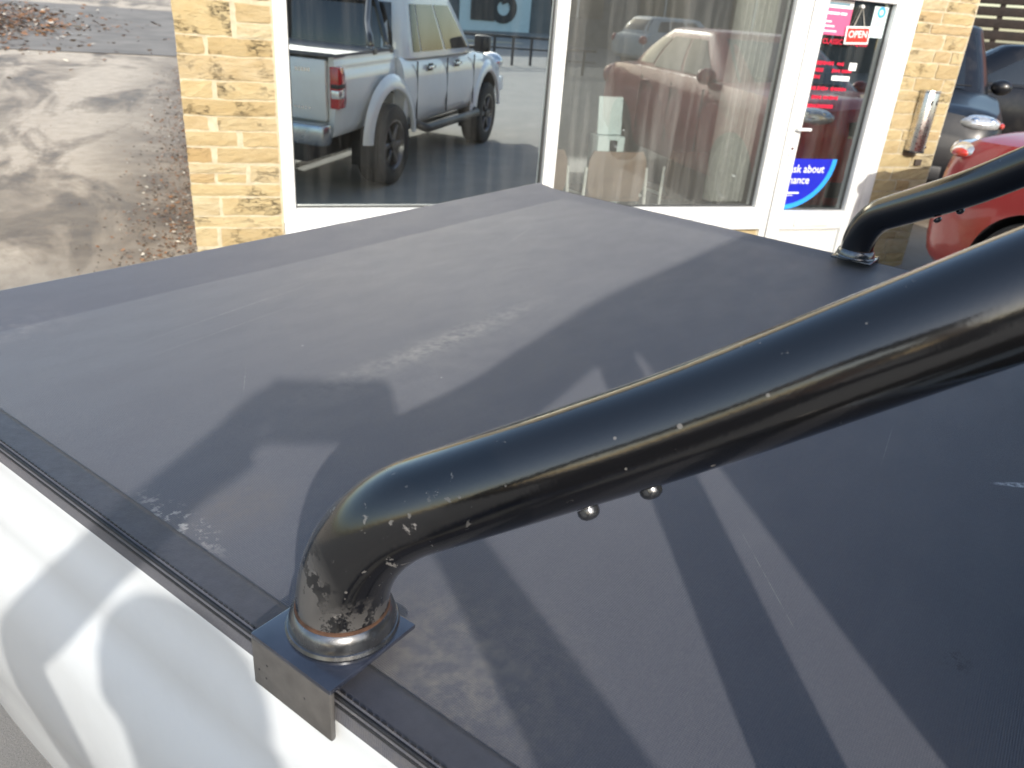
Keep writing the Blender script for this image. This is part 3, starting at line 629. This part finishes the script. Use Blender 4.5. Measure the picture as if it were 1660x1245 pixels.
def wheel(parent, x, y, z, r, w, sg, rimmat, nsp=6):
    rr = r * .62
    prof = [(rr, -w / 2 + .01), (rr + .02, -w / 2), (r - .05, -w / 2), (r - .015, -w / 2 + .012), (r, -w / 2 + .035), (r - .006, -.03), (r, -.025), (r, .025), (r - .006, .03), (r, w / 2 - .035), (r - .015, w / 2 - .012), (r - .05, w / 2), (rr + .02, w / 2), (rr, w / 2 - .01)]
    t = lathe('wheel', prof, M_RUBBER, parent, 48, 'X', (x, y, z))
    ox = x + sg * (w / 2 - .03)
    lathe('rim', [(rr + .008, sg * -.10), (rr + .012, sg * .022), (rr - .012, sg * .026), (rr - .03, sg * .0), (rr - .035, sg * -.10), (.001, sg * -.10)], rimmat, t, 40, 'X', (ox, y, z))
    bm = bmesh.new()
    for k in range(nsp):
        a = 2 * math.pi * k / nsp; M = Matrix.Rotation(a, 4, 'X'); bm_box(bm, Vector((ox - sg * .012, y, z)) + (M @ Vector((0, rr * .52, 0))), (.035, rr * .95, .055), .008, 1, M)
    from_bm('spokes', bm, rimmat, t, True, 40); lathe('hub', [(.001, sg * .022), (.05, sg * .02), (.06, 0), (.06, sg * -.05)], M_BLACK, t, 20, 'X', (ox, y, z)); return t
def blob(name, c, s, mat, parent, rot=None, seg=20):
    bm = bmesh.new(); M = Matrix.Translation(c)
    if rot is not None: M = M @ rot
    bmesh.ops.create_uvsphere(bm, u_segments=seg, v_segments=seg // 2, radius=1.0, matrix=M @ Matrix.Diagonal((*s, 1))); return from_bm(name, bm, mat, parent, True)

def car(name, label, cat, loc, rz, mat, L, W, hood, belt, roofz, gh, wy, wr, boot=None, zb0=.24, lens='front'):
    t = thing(name, label, cat, loc, rz); h = W / 2; a, b = -L / 2, L / 2; boot = boot or belt
    hw = lambda y: h * sm([(a, .74), (a + .05, .84), (a + .18, .925), (a + .5, .975), (a + 1.1, 1.0), (b - 1.0, 1.0), (b - .4, .97), (b - .12, .91), (b - .03, .85), (b, .78)], y)
    zb = lambda y: sm([(a, .36), (a + .1, .26), (a + .5, zb0), (b - .5, zb0), (b - .1, .30), (b, .40)], y)
    zs = lambda y: sm([(a, hood - .30), (a + .06, hood - .16), (a + .25, hood - .08), (a + 1.1, belt - .02), (gh.a[4] - .2, belt), (b - .3, boot - .04), (b - .06, boot - .12), (b, boot - .28)], y)
    zt = lambda y: sm([(a, hood - .22), (a + .06, hood - .06), (a + .25, hood), (a + 1.2, belt + .05), (gh.a[4], belt + .03), (b - .3, boot), (b - .06, boot - .05), (b, boot - .18)], y)
    lower_body('body', a, b, hw, zb, zs, zt, mat, t, [(wy[0], wr, wr * 1.14, h), (wy[1], wr, wr * 1.14, h)])
    gh.shell('cabin', mat, t)
    for sg in (-1, 1):
        gh.pane('side', .155, .40, .10, .86, sg, M_DARKGLASS, t, skew=.05); gh.pane('side', .425, .68, .10, .86, sg, M_DARKGLASS, t); gh.pane('side', .70, .86, .16, .82, sg, M_DARKGLASS, t)
        for f in (.65, .40):
            p = gh.side(f, .0, .0, sg); box('door_handle', (sg * (h * .985 + .010), p[1], belt - .13), (.03, .17, .03), mat, t, .008)
        p = gh.side(.13, .08, .03, sg); m = blob('door_mirror', (p[0] + sg * .09, p[1] + .02, p[2] + .02), (.10, .065, .075), mat, t); box('mirror_arm', (p[0] + sg * .01, p[1] + .02, p[2] - .02), (.12, .04, .03), M_BLACK, t, .005)
        for y in wy: wheel(t, sg * (h - .115), y, wr, wr, .21, sg, M_ALLOY)
        # lamps sit in the corners and follow their curve
        hl = blob('headlight', (sg * h * .70, a + .17, hood - .155), (.20, .16, .075), M_CLEARLENS, t, Matrix.Rotation(R(sg * 26), 4, 'Z'))
        blob('lamp_bowl', (sg * h * .66, a + .045, hood - .145), (.05, .03, .045), M_CHROME, hl); blob('lamp_bowl', (sg * h * .80, a + .09, hood - .14), (.045, .03, .04), M_CHROME, hl); blob('indicator', (sg * h * .90, a + .18, hood - .16), (.028, .06, .028), M_AMBER, hl)
        blob('tail_light', (sg * h * .80, b - .11, boot - .20), (.13, .12, .13), M_REDLENS, t, Matrix.Rotation(R(-sg * 25), 4, 'Z'))
        x0 = sg * h * .99
        for f in (.405, .69, .14):
            y = gh.side(f, 0, 0, sg)[1]; box('shut_line', (sg * (hw(y) * .993), y, (belt + .40) / 2 - .02), (.012, .006, belt - .52), M_BLACK, t)
    gh.pane('end', -.86, .86, .06, .92, -1, M_DARKGLASS, t, 'windscreen'); gh.pane('end', -.82, .82, .20, .88, 1, M_DARKGLASS, t, 'rear_window')
    box('grille', (0, a + .005, hood - .22), (h * .80, .04, .11), M_BLACK, t, .012); box('lower_grille', (0, a + .01, .42), (h * 1.0, .06, .13), M_BLACK, t, .02)
    box('bumper_trim', (0, a + .0, hood - .285), (h * .82, .03, .014), M_CHROME, t, .004)
    box('number_plate', (0, a - .012, .52), (.52, .012, .11), M_WPRINT, t, .003)
    box('underbody', (0, 0, .30), (W * .62, L * .86, .16), M_BLACK, t, .02)
    for sx in (-.35, .12): tube('wiper', [(sx, gh.a[2] + .02, belt + .065), (sx + .5, gh.a[2] - .03, belt + .075)], .008, M_BLACK, t, 6)
    return t
#SPLIT
# ---------------------------------------------------------------- the pickup
def TW(u, w, z=0.0): c, s = math.cos(TRUCK_ROT), math.sin(TRUCK_ROT); return Vector((u * c - w * s, u * s + w * c, z))
UC = 1.105; WC = -1.3
truck = thing('pickup_truck', 'white double cab pickup with a black soft bed cover and black roll bar', 'pickup', TW(UC, WC), TRUCK_ROT)
def TP(o, par=None):       # parts are written in the bed's own (across, rearward, up) metres
    if par is None: o.parent = truck; o.location = (-UC, -WC, 0)
    else: o.parent = par; o.location = (0, 0, 0)
    return o
def MU(u): return 2 * UC - u
# cab and front
hwT = lambda y: .885 * sm([(-3.92, .72), (-3.87, .83), (-3.7, .93), (-3.3, .985), (-2.8, 1.0), (-.4, 1.0)], y)
zsT = lambda y: sm([(-3.92, .92), (-3.85, 1.0), (-3.6, 1.06), (-2.5, 1.17), (-.4, 1.20)], y)
ztT = lambda y: sm([(-3.92, .98), (-3.84, 1.09), (-3.6, 1.14), (-2.5, 1.24), (-.4, 1.22)], y)
AX_R, AX_F, WRAD = .12, -2.97, .395
def shift_u(o, du=UC): o.data.transform(Matrix.Translation((du, 0, 0))); return o
body = lower_body('cab_body', -3.92, -.165, hwT, lambda y: sm([(-3.92, .62), (-3.8, .52), (-3.3, .50), (-.4, .50)], y), zsT, ztT, M_WHITE, None, [(AX_F, .42, .50, .885)])
TP(shift_u(body))
g = GH(1.19, 1.79, -2.50, -1.72, -.175, -.30, .872, .78, 9.0, .055)
cabin = TP(shift_u(g.shell('cabin', M_WHITE, None)))
for sg in (-1, 1):
    for (f0, f1, sk) in ((.14, .485, .06), (.515, .80, 0), (.815, .89, 0)): TP(shift_u(g.pane('side', f0, f1, .10, .84, sg, M_DARKGLASS, None, skew=sk)))
    ux = lambda x: UC + sg * x
    for wy_ in (-.86, -1.72):
        h_ = TP(box('door_handle', (ux(.905), wy_, 1.09), (.03, .17, .032), M_CHROME, None, .01)); TP(box('handle_cup', (ux(.889), wy_ + .01, 1.09), (.010, .13, .075), M_BLACK, None, .003), h_)
    for wy_ in (-.50, -1.40, -2.36): TP(box('shut_line', (ux(.8785), wy_, .87), (.016, .004, .58), M_BLACK, None))
    mr = TP(box('door_mirror', (ux(1.02), -2.22, 1.30), (.20, .11, .19), M_BLACK, None, .03)); TP(box('mirror_arm', (ux(.90), -2.22, 1.25), (.18, .05, .04), M_BLACK, None, .01), mr)
    TP(tube('side_step', fillet([(ux(.70), -.62, .56), (ux(.93), -.66, .47), (ux(.95), -2.40, .47), (ux(.70), -2.45, .56)], .08, 6), .045, M_BLACK, None, 14))
    for wz in (AX_R, AX_F): TP(wheel(None, ux(.775), wz, WRAD, WRAD, .27, sg, M_ALLOY))
    hl = TP(blob('headlight', (ux(.66), -3.76, 1.0), (.19, .15, .12), M_CLEARLENS, None, Matrix.Rotation(R(sg * 24), 4, 'Z')))
    # arch flares
    for wc in (AX_R, AX_F):
        V = []; F = []; prof = [(.868, .497), (.902, .500), (.909, .512), (.908, .530), (.900, .566), (.888, .605), (.858, .64)]
        for i in range(33):
            a = R(4) + R(172) * i / 32
            for x, r_ in prof: V.append((ux(x), wc + r_ * math.cos(a), .43 + r_ * math.sin(a)))
        n = len(prof)
        for i in range(32):
            for k in range(n - 1): F.append((i * n + k, i * n + k + 1, (i + 1) * n + k + 1, (i + 1) * n + k))
        TP(mk('arch_flare', V, F, M_WHITE, None, True))
        TP(box('mud_flap', (ux(.78), wc + .46, .42), (.26, .012, .34), M_BLACK, None, .004))
TP(shift_u(g.pane('end', -.88, .88, .06, .92, -1, M_DARKGLASS, None, 'windscreen'))); TP(shift_u(g.pane('end', -.84, .84, .14, .84, 1, M_DARKGLASS, None, 'rear_window')))
TP(box('grille', (UC, -3.91, .98), (.8, .06, .20), M_CHROME, None, .02)); TP(box('front_bumper', (UC, -3.88, .70), (1.62, .22, .22), M_WHITE, None, .05))
TP(box('chassis', (UC, -1.3, .46), (1.05, 5.0, .22), M_BLACK, None, .02)); TP(box('bed_floor', (UC, .545, .70), (1.55, 1.35, .06), M_WHITE, None)); TP(box('bed_front_wall', (UC, -.14, .95), (1.55, .03, .5), M_WHITE, None))
# bed sides
PB = [(.322, 1.268), (.300, 1.2770), (.2760, 1.2775), (.270, 1.2755), (.2670, 1.270), (.2655, 1.255), (.2645, 1.226), (.2605, 1.2195), (.2565, 1.180), (.2535, 1.140), (.2490, 1.134), (.2410, 1.05), (.2400, .97), (.2430, .91), (.2560, .84), (.2680, .76), (.2760, .68), (.290, .62), (.31, .60), (.335, .64), (.335, 1.20)]
for sg in (-1, 1):
    poly = [(u if sg < 0 else MU(u), z) for u, z in PB]
    ws = [-.155 + (1.238 + .155) * i / 40 for i in range(41)]; V = []; F = []; n = len(poly)
    for w in ws:
        k = .012 * max(0, (w - 1.0) / .238) ** 2
        V += [(u - sg * k if 3 < i < 18 else u, w, z) for i, (u, z) in enumerate(poly)]
    for i in range(40):
        for k in range(n): F.append((i * n + k, i * n + (k + 1) % n, (i + 1) * n + (k + 1) % n, (i + 1) * n + k))
    F.append(tuple(range(n))); F.append(tuple(40 * n + k for k in range(n)))
    o = mk('bed_side', V, F, M_WHITE, None, True, mats=[M_WHITE, M_BLACK]); bm = bmesh.new(); bm.from_mesh(o.data); bmesh.ops.recalc_face_normals(bm, faces=bm.faces); bm.to_mesh(o.data); bm.free()
    cu = UC + sg * .87; cut(o, [arch_cutter(AX_R, .43, .50, *sorted((cu - .28, cu + .28)), M_WHITE)]); o.data.set_sharp_from_angle(angle=R(38)); TP(o)
    # tail lamp in the rear corner
    u0 = .2315 if sg < 0 else MU(.2315); tl = TP(prism('tail_light', [(1.075, .90), (1.10, .845), (1.247, .845), (1.247, 1.19), (1.14, 1.19), (1.085, 1.10)], 'X', *sorted((u0, u0 - (sg * .085))), M_REDLENS, None, .012))
    TP(prism('clear_section', [(1.12, .93), (1.249, .93), (1.249, 1.00), (1.115, 1.00)], 'X', *sorted((u0 + sg * .0025, u0 - sg * .075)), M_CLEARLENS, None, .006), tl); TP(prism('dark_section', [(1.10, 1.012), (1.249, 1.012), (1.249, 1.05), (1.10, 1.05)], 'X', *sorted((u0 + sg * .0025, u0 - sg * .075)), M_BLACK, None, .006), tl)
tg = TP(box('tailgate', (UC, 1.262, .99), (1.535, .05, .50), M_WHITE, None, .012)); TP(box('tailgate_handle', (UC, 1.29, 1.14), (.24, .02, .09), M_CHROME, None, .01), tg)
bm = bmesh.new()
for k in range(5): bm_box(bm, Vector((1.60 + k * .03, 1.289, 1.15)), (.02, .004, .03)); bm_box(bm, Vector((1.58 + k * .035, 1.289, .84)), (.022, .004, .022))
TP(from_bm('tailgate_badge', bm, M_CHROME, None), tg)
TP(box('rear_bumper', (UC, 1.37, .64), (1.66, .17, .18), plain('grey_chrome', (.35, .38, .42), .22, .9, var=.15), None, .03))

# soft cover
def edge_z(u, w):
    e = min(u - .27, 1.94 - u); z = max(0, .007 * (1 - e / .045)); e2 = 1.285 - w; z = max(z, .016 * (1 - max(0, e2) / .125)) if e2 < .125 else z
    return z - .003 * math.sin(max(0, e) * 2.2) + .0012 * math.sin(u * 9 + 1) * math.sin(w * 7 + .5)
us = sorted({.27, .2715, .275, .29, .31, .33, .3325, .335, .36, .40, 1.81, 1.85, 1.875, 1.8775, 1.88, 1.90, 1.92, 1.935, 1.94} | {round(.45 + i * .04, 3) for i in range(34)})
ws = sorted({-.14, 1.15, 1.158, 1.16, 1.165, 1.19, 1.22, 1.25, 1.275, 1.283, 1.285} | {round(-.11 + i * .04, 3) for i in range(32)})
V = [(u, w, COVER_Z + edge_z(u, w)) for w in ws for u in us]; n = len(us); F = [(j * n + i, j * n + i + 1, (j + 1) * n + i + 1, (j + 1) * n + i) for j in range(len(ws) - 1) for i in range(n - 1)]
per = [i for i in range(n)] + [j * n + n - 1 for j in range(1, len(ws))] + [(len(ws) - 1) * n + i for i in range(n - 2, -1, -1)] + [j * n for j in range(len(ws) - 2, 0, -1)]
k0 = len(V); m = len(per)
for st_i, (off, dz) in enumerate(((.0035, -.003), (.0045, -.010), (.0035, -.030))):
    for i in per:
        u, w, z = V[i]; V.append((u + off * ((u > 1.93) - (u < .28)), w + off * ((w > 1.28) - (w < -.13)), z + dz))
    prev = per if st_i == 0 else [k0 + (st_i - 1) * m + q for q in range(m)]; cur = [k0 + st_i * m + q for q in range(m)]
    F += [(prev[q], cur[q], cur[(q + 1) % m], prev[(q + 1) % m]) for q in range(m)]
cover = TP(mk('tonneau_cover', V, F, M_COVER, None, True))
M_HEM_SHADE = plain('shaded_hem_vinyl', (.050, .052, .066), .5, var=.15, scale=60, bmp=.15)  # darker than the cover: shading of the sloping edge put into the colour
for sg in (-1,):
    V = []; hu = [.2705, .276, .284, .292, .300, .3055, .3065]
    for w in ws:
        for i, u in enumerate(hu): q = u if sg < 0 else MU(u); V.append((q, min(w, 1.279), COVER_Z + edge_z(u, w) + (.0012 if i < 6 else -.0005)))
    k = len(hu); TP(mk('shaded_hem', V, [(j * k + i, j * k + i + 1, (j + 1) * k + i + 1, (j + 1) * k + i) for j in range(len(ws) - 1) for i in range(k - 1)], M_HEM_SHADE, None, True), cover)
M_TRIM = plain('black_trim', (.012, .012, .014), .45, var=.4, scale=90, bmp=.4)
for sg in (-1, 1):
    uu = lambda u: u if sg < 0 else MU(u)
    TP(tube('edge_seam', [(uu(.2672), -.14, COVER_Z + .0055), (uu(.2672), 1.28, COVER_Z + .0055)], .0018, M_TRIM, None, 8), cover)
    TP(prism('cover_rail', [(uu(.2658), COVER_Z + .001), (uu(.2700), COVER_Z + .001), (uu(.2750), COVER_Z - .0022), (uu(.2655), COVER_Z - .0022), (uu(.2650), COVER_Z + .0005)], 'Y', -.138, 1.27, M_TRIM, None), cover)
bm = bmesh.new()
for i in range(204): bm_box(bm, Vector((.2705, -.12 + i * .0068, COVER_Z + .0087)), (.0012, .0042, .0010))
TP(from_bm('stitching', bm, M_TRIM, None), cover)['kind'] = 'stuff'

# roll bar
TR = .0352; BASE = (.311, .352); Z0 = COVER_Z + .018
LEG = Vector((.40, -1.0, .735)); S1 = .545; J = Vector((BASE[0] + .003, BASE[1] + .002, COVER_Z + .104)); LO = Vector((.3445, .372, COVER_Z + .0652)); LEG = Vector((.4045, -1.0, .7318)); QM = LO + LEG * .21; TOPC = LO + LEG * S1
def mir(p, sg): return (p[0] if sg < 0 else MU(p[0]), p[1], p[2])
pts = [mir((BASE[0], BASE[1], Z0), -1), tuple(J), tuple(QM), tuple(TOPC), mir(TOPC, 1), mir(QM, 1), mir(J, 1), mir((BASE[0], BASE[1], Z0), 1)]
bar = TP(tube('roll_bar', fillet(pts, [.105, .6, .14, .14, .6, .105], 18), TR, M_TUBE, None, 48))
for sg in (-1, 1):
    q = [(.327, -.088, COVER_Z + .02), (.330, -.092, COVER_Z + .06), (.49, -.168, COVER_Z + .43), (.66, -.191, COVER_Z + .4666)]
    TP(tube('shadow_brace', fillet([mir(p, sg) for p in q], [.06, .06], 8), .030, M_TUBE, None, 28), bar)  # unseen brace tubes, added for the second bar shadow on the cover
    uu = lambda u: u if sg < 0 else MU(u)
    for wc, d in ((BASE[1], 0), (-.088, .01)):
        pl = TP(box('base_plate', ((uu(.2580) + uu(.346)) / 2, wc, COVER_Z + .0175), (.088, .088, .005), M_BASEMETAL, None, .0018), bar)
        TP(box('base_plate', (uu(.2605), wc, COVER_Z - .0075), (.005, .088, .046), M_FLANGE, None, .0018), bar)
        rr_ = TR if d == 0 else .030
        TP(lathe('collar', [(rr_ - .004, .0), (rr_ + .0072, .0), (rr_ + .0082, .0025), (rr_ + .0070, .005), (rr_ + .0060, .0055), (rr_ + .0055, .010), (rr_ + .0035, .016), (rr_ + .001, .0185), (rr_ - .003, .0185)], M_COLLAR, None, 48, 'Z', (uu(BASE[0]), wc, COVER_Z + .020)), bar)
        TP(lathe('rust_ring', [(rr_ - .002, .0), (rr_ + .0009, .0), (rr_ + .0006, .0018), (rr_ - .002, .003)], M_RUST, None, 48, 'Z', (uu(BASE[0]), wc, COVER_Z + .0382)), bar)
    for (w, z) in ((.378, -.002), (.388, -.012), (.380, -.016), (.336, -.006)):
        bm = bmesh.new(); bmesh.ops.create_uvsphere(bm, u_segments=8, v_segments=6, radius=1.0, matrix=Matrix.Translation((uu(.2582), w, COVER_Z + z)) @ Matrix.Diagonal((.0006, .0012, .0012, 1)))
        TP(from_bm('plate_hole', bm, M_BLACK, None, True), bar)
    ld = LEG.normalized(); dn = Vector((-.187, -.60, -.77)); dn = (dn - ld * dn.dot(ld)).normalized()
    for s in (.150, .186):
        P = LO + LEG * s + dn * (TR - .0025); P = Vector(mir(P, sg)); d2 = Vector((dn.x * (-sg), dn.y, dn.z)) if sg > 0 else dn
        prof = [(.0001, .0082), (.0040, .0076), (.0066, .0058), (.0078, .0035), (.0078, .0)]
        V, F = lathe_geo(prof, 18); Q = d2.to_track_quat('Z', 'Y').to_matrix(); TP(mk('bolt', [P + Q @ v for v in V], F, M_COLLAR, None, True), bar)
#SPLIT
def taper(o):
    for v in o.data.vertices:
        if v.co.x > UC: v.co.x -= .054 * (1.285 - v.co.y) * min(1, (v.co.x - UC) / .75)
    for c_ in o.children: taper(c_)
for o in list(truck.children):
    if o.name.split('.')[0] in ('tonneau_cover', 'roll_bar', 'bed_side', 'tail_light'): taper(o)
# ---------------------------------------------------------------- other cars
def put(x, y): return (x, y, gz(x, y))
car('red_car', 'glossy red car parked nose-in beside the corner of the stone shop', 'car', put(5.26, 1.82), R(184), M_RED, 4.42, 1.80, 1.13, 1.10, 1.5, GH(1.08, 1.50, -1.05, -.30, 1.62, .98, .78, .60, 6.0, .05), (-1.36, 1.30), .34, boot=1.12)
SA = R(47); bk = Vector((math.cos(SA), math.sin(SA))); rt_ = Vector((bk.y, -bk.x))
sc_ = Vector((6.28, 5.40)) - rt_ * .68 + bk * 2.12
car('dark_suv', 'dark navy off-roader facing out beside the stone corner, behind the red car', 'car', put(sc_.x, sc_.y), SA - R(90), M_NAVY, 4.5, 1.88, 1.02, 1.06, 1.66, GH(1.06, 1.66, -1.0, -.40, 2.05, 1.75, .84, .66, 7.0, .05), (-1.35, 1.35), .37, boot=1.08, zb0=.30)
car('dark_estate', 'dark estate car parked side-on beyond the navy off-roader', 'car', put(9.9, 8.1), R(222), M_NAVY, 4.6, 1.8, .98, 1.0, 1.46, GH(.98, 1.44, -1.1, -.40, 2.1, 1.8, .78, .62, 6.0, .05), (-1.38, 1.38), .33, boot=1.02)
car('silver_car', 'silver hatchback parked across the yard, mirrored in the window', 'car', put(13.5, -14.0), R(80), M_SILVER, 4.1, 1.76, .98, 1.0, 1.46, GH(.98, 1.42, -1.0, -.35, 1.85, 1.5, .76, .60, 6.0, .05), (-1.28, 1.25), .32)

# ---------------------------------------------------------------- across the yard
ob = thing('clad_building', 'long dark clad building across the yard with a pale sign panel', 'building', (8, -27, 0))
M_CLAD = plain('dark_cladding', (.085, .095, .10), .6, var=.2, scale=1.5)
box('wall', (2, -4, 3.2), (46, 8, 6.4), M_CLAD, ob); box('roof', (2, -4, 6.5), (47, 9, .18), plain('roof_sheet', (.12, .12, .125), .6), ob)
box('sign_panel', (3.55, .06, 2.4), (3.3, .10, 4.2), plain('pale_panel', (.52, .60, .60), .5, var=.06), ob)
bm = bmesh.new(); V, F = lathe_geo([(.30, 0), (.62, 0), (.62, .05), (.30, .05), (.30, 0)], 32, 'Y', (3.90, .12, 1.35)); mk('sign_mark', V, F, M_BLACK, ob); bm.free()
box('sign_mark', (2.95, .14, 1.25), (1.1, .05, .9), M_BLACK, ob); box('sign_mark', (3.73, .14, 2.15), (.35, .05, 1.3), M_BLACK, ob, 0, Matrix.Rotation(R(-25), 4, 'Y'))
for i, x in enumerate((-18, -13, -8, -3.2, 7.5, 12, 17, 22)):
    w_ = box('window', (x, .03, 2.6), (2.6, .08, 1.9), M_DARKGLASS, ob); box('window_bar', (x, .08, 2.6), (.08, .05, 1.9), M_UPVC, w_)
fn = thing('yard_railing', 'black steel railing with flat bars along the far side of the yard', 'railing', (6, -11.0, 0))
for x in range(-8, 7): box('post', (x * .5, 0, .47), (.055, .055, .94), M_BLACK, fn)
box('rail', (-.25, 0, .93), (7.2, .05, .06), M_BLACK, fn); box('rail', (-.25, 0, .66), (7.2, .04, .04), M_BLACK, fn); box('rail', (-.25, 0, .13), (7.2, .05, .05), M_BLACK, fn)
kw = tag(box('kerb_wall', (9, -19.5, .18), (46, .4, .36), plain('buff_stone_kerb', (.42, .36, .25), .9, var=.25, scale=3), None, .02), 'low buff stone kerb wall behind the black railing', 'wall')
tf = thing('timber_fence', 'dark brown slatted timber fence behind the navy off-roader', 'fence', (14.5, 12.8, gz(14.5, 12.8)), R(-45))
M_TIM = plain('dark_timber', (.014, .008, .006), .8, var=.35, scale=6)
for k in range(11): box('slat', (0, 0, .25 + k * .21), (11, .03, .165), M_TIM, tf, .004)
for x in (-5, -2.5, 0, 2.5, 5): box('post', (x, .06, 1.25), (.10, .10, 2.5), M_TIM, tf)
bw = tag(box('brick_house', (19.5, 10.5, 2.6), (5, 5, 6), plain('red_brick', (.32, .13, .09), .9, var=.3, scale=5), None, 0, Matrix.Rotation(R(-45), 4, 'Z')), 'red brick house wall beyond the end of the timber fence', 'house')

# ---------------------------------------------------------------- the photographer beside the bed and the phone in both hands
def person():
    t = thing('person', 'person in a dark jacket and jeans holding a phone up beside the truck', 'person', TW(-.35, -.24), TRUCK_ROT)
    o0 = Vector((-.35, -.24, 0)); f = Vector((.826, .563, 0)); l = Vector((-.563, .826, 0))
    V = []; E_ = []; Rr = []
    def v(p, r): V.append(tuple(Vector(p) - o0)); Rr.append(r if isinstance(r, tuple) else (r, r)); return len(V) - 1
    def e(a, b): E_.append((a, b)); return b
    B = lambda fo, la, z: f * fo + l * la + Vector((0, 0, z))
    pel = v(B(-.43, 0, .90), (.15, .11)); wa = e(pel, v(B(-.44, 0, 1.05), (.135, .10))); ch = e(wa, v(B(-.43, 0, 1.22), (.155, .115))); ub = e(ch, v(B(-.42, 0, 1.33), (.13, .09)))
    nk = e(ub, v(B(-.395, 0, 1.43), .052)); hb = e(nk, v(B(-.375, 0, 1.51), (.066, .075))); hm = e(hb, v(B(-.365, 0, 1.585), (.080, .096))); ht = e(hm, v(B(-.375, 0, 1.645), (.068, .084)))
    ns = e(hm, v(B(-.275, 0, 1.568), .014))
    for s, el, hd in ((1, (-.30, .16, 1.44), (-.050, .020, 1.705)), (-1, (0.0, -.36, 1.45), (.045, -.120, 1.70))):
        sh_ = e(ub, v(B(-.42, s * .155, 1.355), .062)); E3 = Vector(el); H3 = Vector(hd); wr = E3 + (H3 - E3) * .74
        elb = e(sh_, v(E3, .045)); fa = e(elb, v(E3 + (wr - E3) * .35, .042)); wri = e(fa, v(wr, .026)); pm = e(wri, v(wr + (H3 - wr) * .55, (.034, .018)))
        dr = (H3 - wr).normalized(); upv = (Vector((0, 0, 1)) * .9 + f * .43).normalized()
        for k, ln in enumerate((.050, .056, .052, .042)):
            root = wr + (H3 - wr) * .62 + upv * (.026 - k * .017) - f * .008; a = e(pm, v(root + dr * .030, .0088)); b = e(a, v(root + dr * (.03 + ln * .5) - l * s * .010, .0080)); e(b, v(root + dr * (.022 + ln * .85) - l * s * .026, .0070))
        th = e(wri, v(wr + (H3 - wr) * .42 - upv * .024 - f * .014, .0115)); th2 = e(th, v(wr + (H3 - wr) * .85 - upv * .036 - f * .022, .0095)); e(th2, v(wr + (H3 - wr) * 1.05 - upv * .030 - l * s * .016 - f * .022, .0080))
        hp = e(pel, v(B(-.43, s * .095, .84), .088)); kn = e(hp, v(B(-.40, s * .11, .48), .060)); cf = e(kn, v(B(-.43, s * .115, .32), .056)); an = e(cf, v(B(-.45, s * .12, .085), .040)); to = e(an, v(B(-.34, s * .135, .045), (.043, .036))); e(to, v(B(-.26, s * .145, .038), (.038, .028)))
    me = bpy.data.meshes.new('body'); me.from_pydata(V, E_, []); o = bpy.data.objects.new('body', me); COL.objects.link(o)
    md = o.modifiers.new('s', 'SKIN'); md.use_smooth_shade = True
    for i, r in enumerate(Rr): me.skin_vertices[0].data[i].radius = r; me.skin_vertices[0].data[i].use_root = (i == 0)
    ss = o.modifiers.new('ss', 'SUBSURF'); ss.levels = 2; ss.render_levels = 2
    baked(o); me = o.data; me.materials.clear()
    for m_ in (plain('skin', (.52, .32, .23), .55, var=.08), plain('dark_jacket', (.03, .035, .05), .8, var=.3, scale=20), plain('blue_jeans', (.05, .075, .14), .85, var=.3, scale=30), plain('brown_shoes', (.06, .035, .02), .5)): me.materials.append(m_)
    hands = [Vector((-.050, .020, 1.705)) - o0, Vector((.045, -.120, 1.70)) - o0]
    for p in me.polygons:
        c = p.center; p.use_smooth = True
        p.material_index = 0 if (c.z > 1.425 and (c.xy - (B(-.38, 0, 0) - o0).xy).length < .15) or min((c - h).length for h in hands) < .105 else 1 if c.z > .93 else 2 if c.z > .10 else 3
    o.parent = t
    hc = B(-.385, 0, 1.615) - o0; bm = bmesh.new(); bmesh.ops.create_uvsphere(bm, u_segments=28, v_segments=18, radius=1.0, matrix=Matrix.Translation(hc) @ Matrix.Diagonal((.088, .088, .098, 1)))
    dl = [q for q in bm.verts if (q.co - hc).dot(f) > .03 and q.co.z < hc.z + .045 or q.co.z < hc.z - .055]; bmesh.ops.delete(bm, geom=dl, context='VERTS')
    hr = from_bm('hair', bm, plain('dark_hair', (.03, .02, .014), .6, var=.4, scale=60), t, True)
    for s in (-1, 1):
        blob('eye', B(-.282, s * .030, 1.588) - o0, (.010, .010, .009), M_WPRINT, t); blob('ear', B(-.375, s * .082, 1.575) - o0, (.016, .012, .03), MATS['skin'], t)
    blob('mouth', B(-.288, 0, 1.532) - o0, (.010, .020, .006), plain('lips', (.35, .12, .10), .5), t, Matrix.Rotation(math.atan2(f.y, f.x), 4, 'Z'))
person()
ph = thing('smartphone', 'black smartphone held level in both hands above the bed rail', 'phone', (0, 0, 1.73)); ph.matrix_world = cam.matrix_world.copy()
ph.location = Vector((0, 0, 1.73)) - fw * .012
box('case', (.055, -.02, 0), (.158, .076, .008), M_BLACK, ph, .003); box('screen', (.055, -.02, .0046), (.148, .068, .001), M_DARKGLASS, ph)
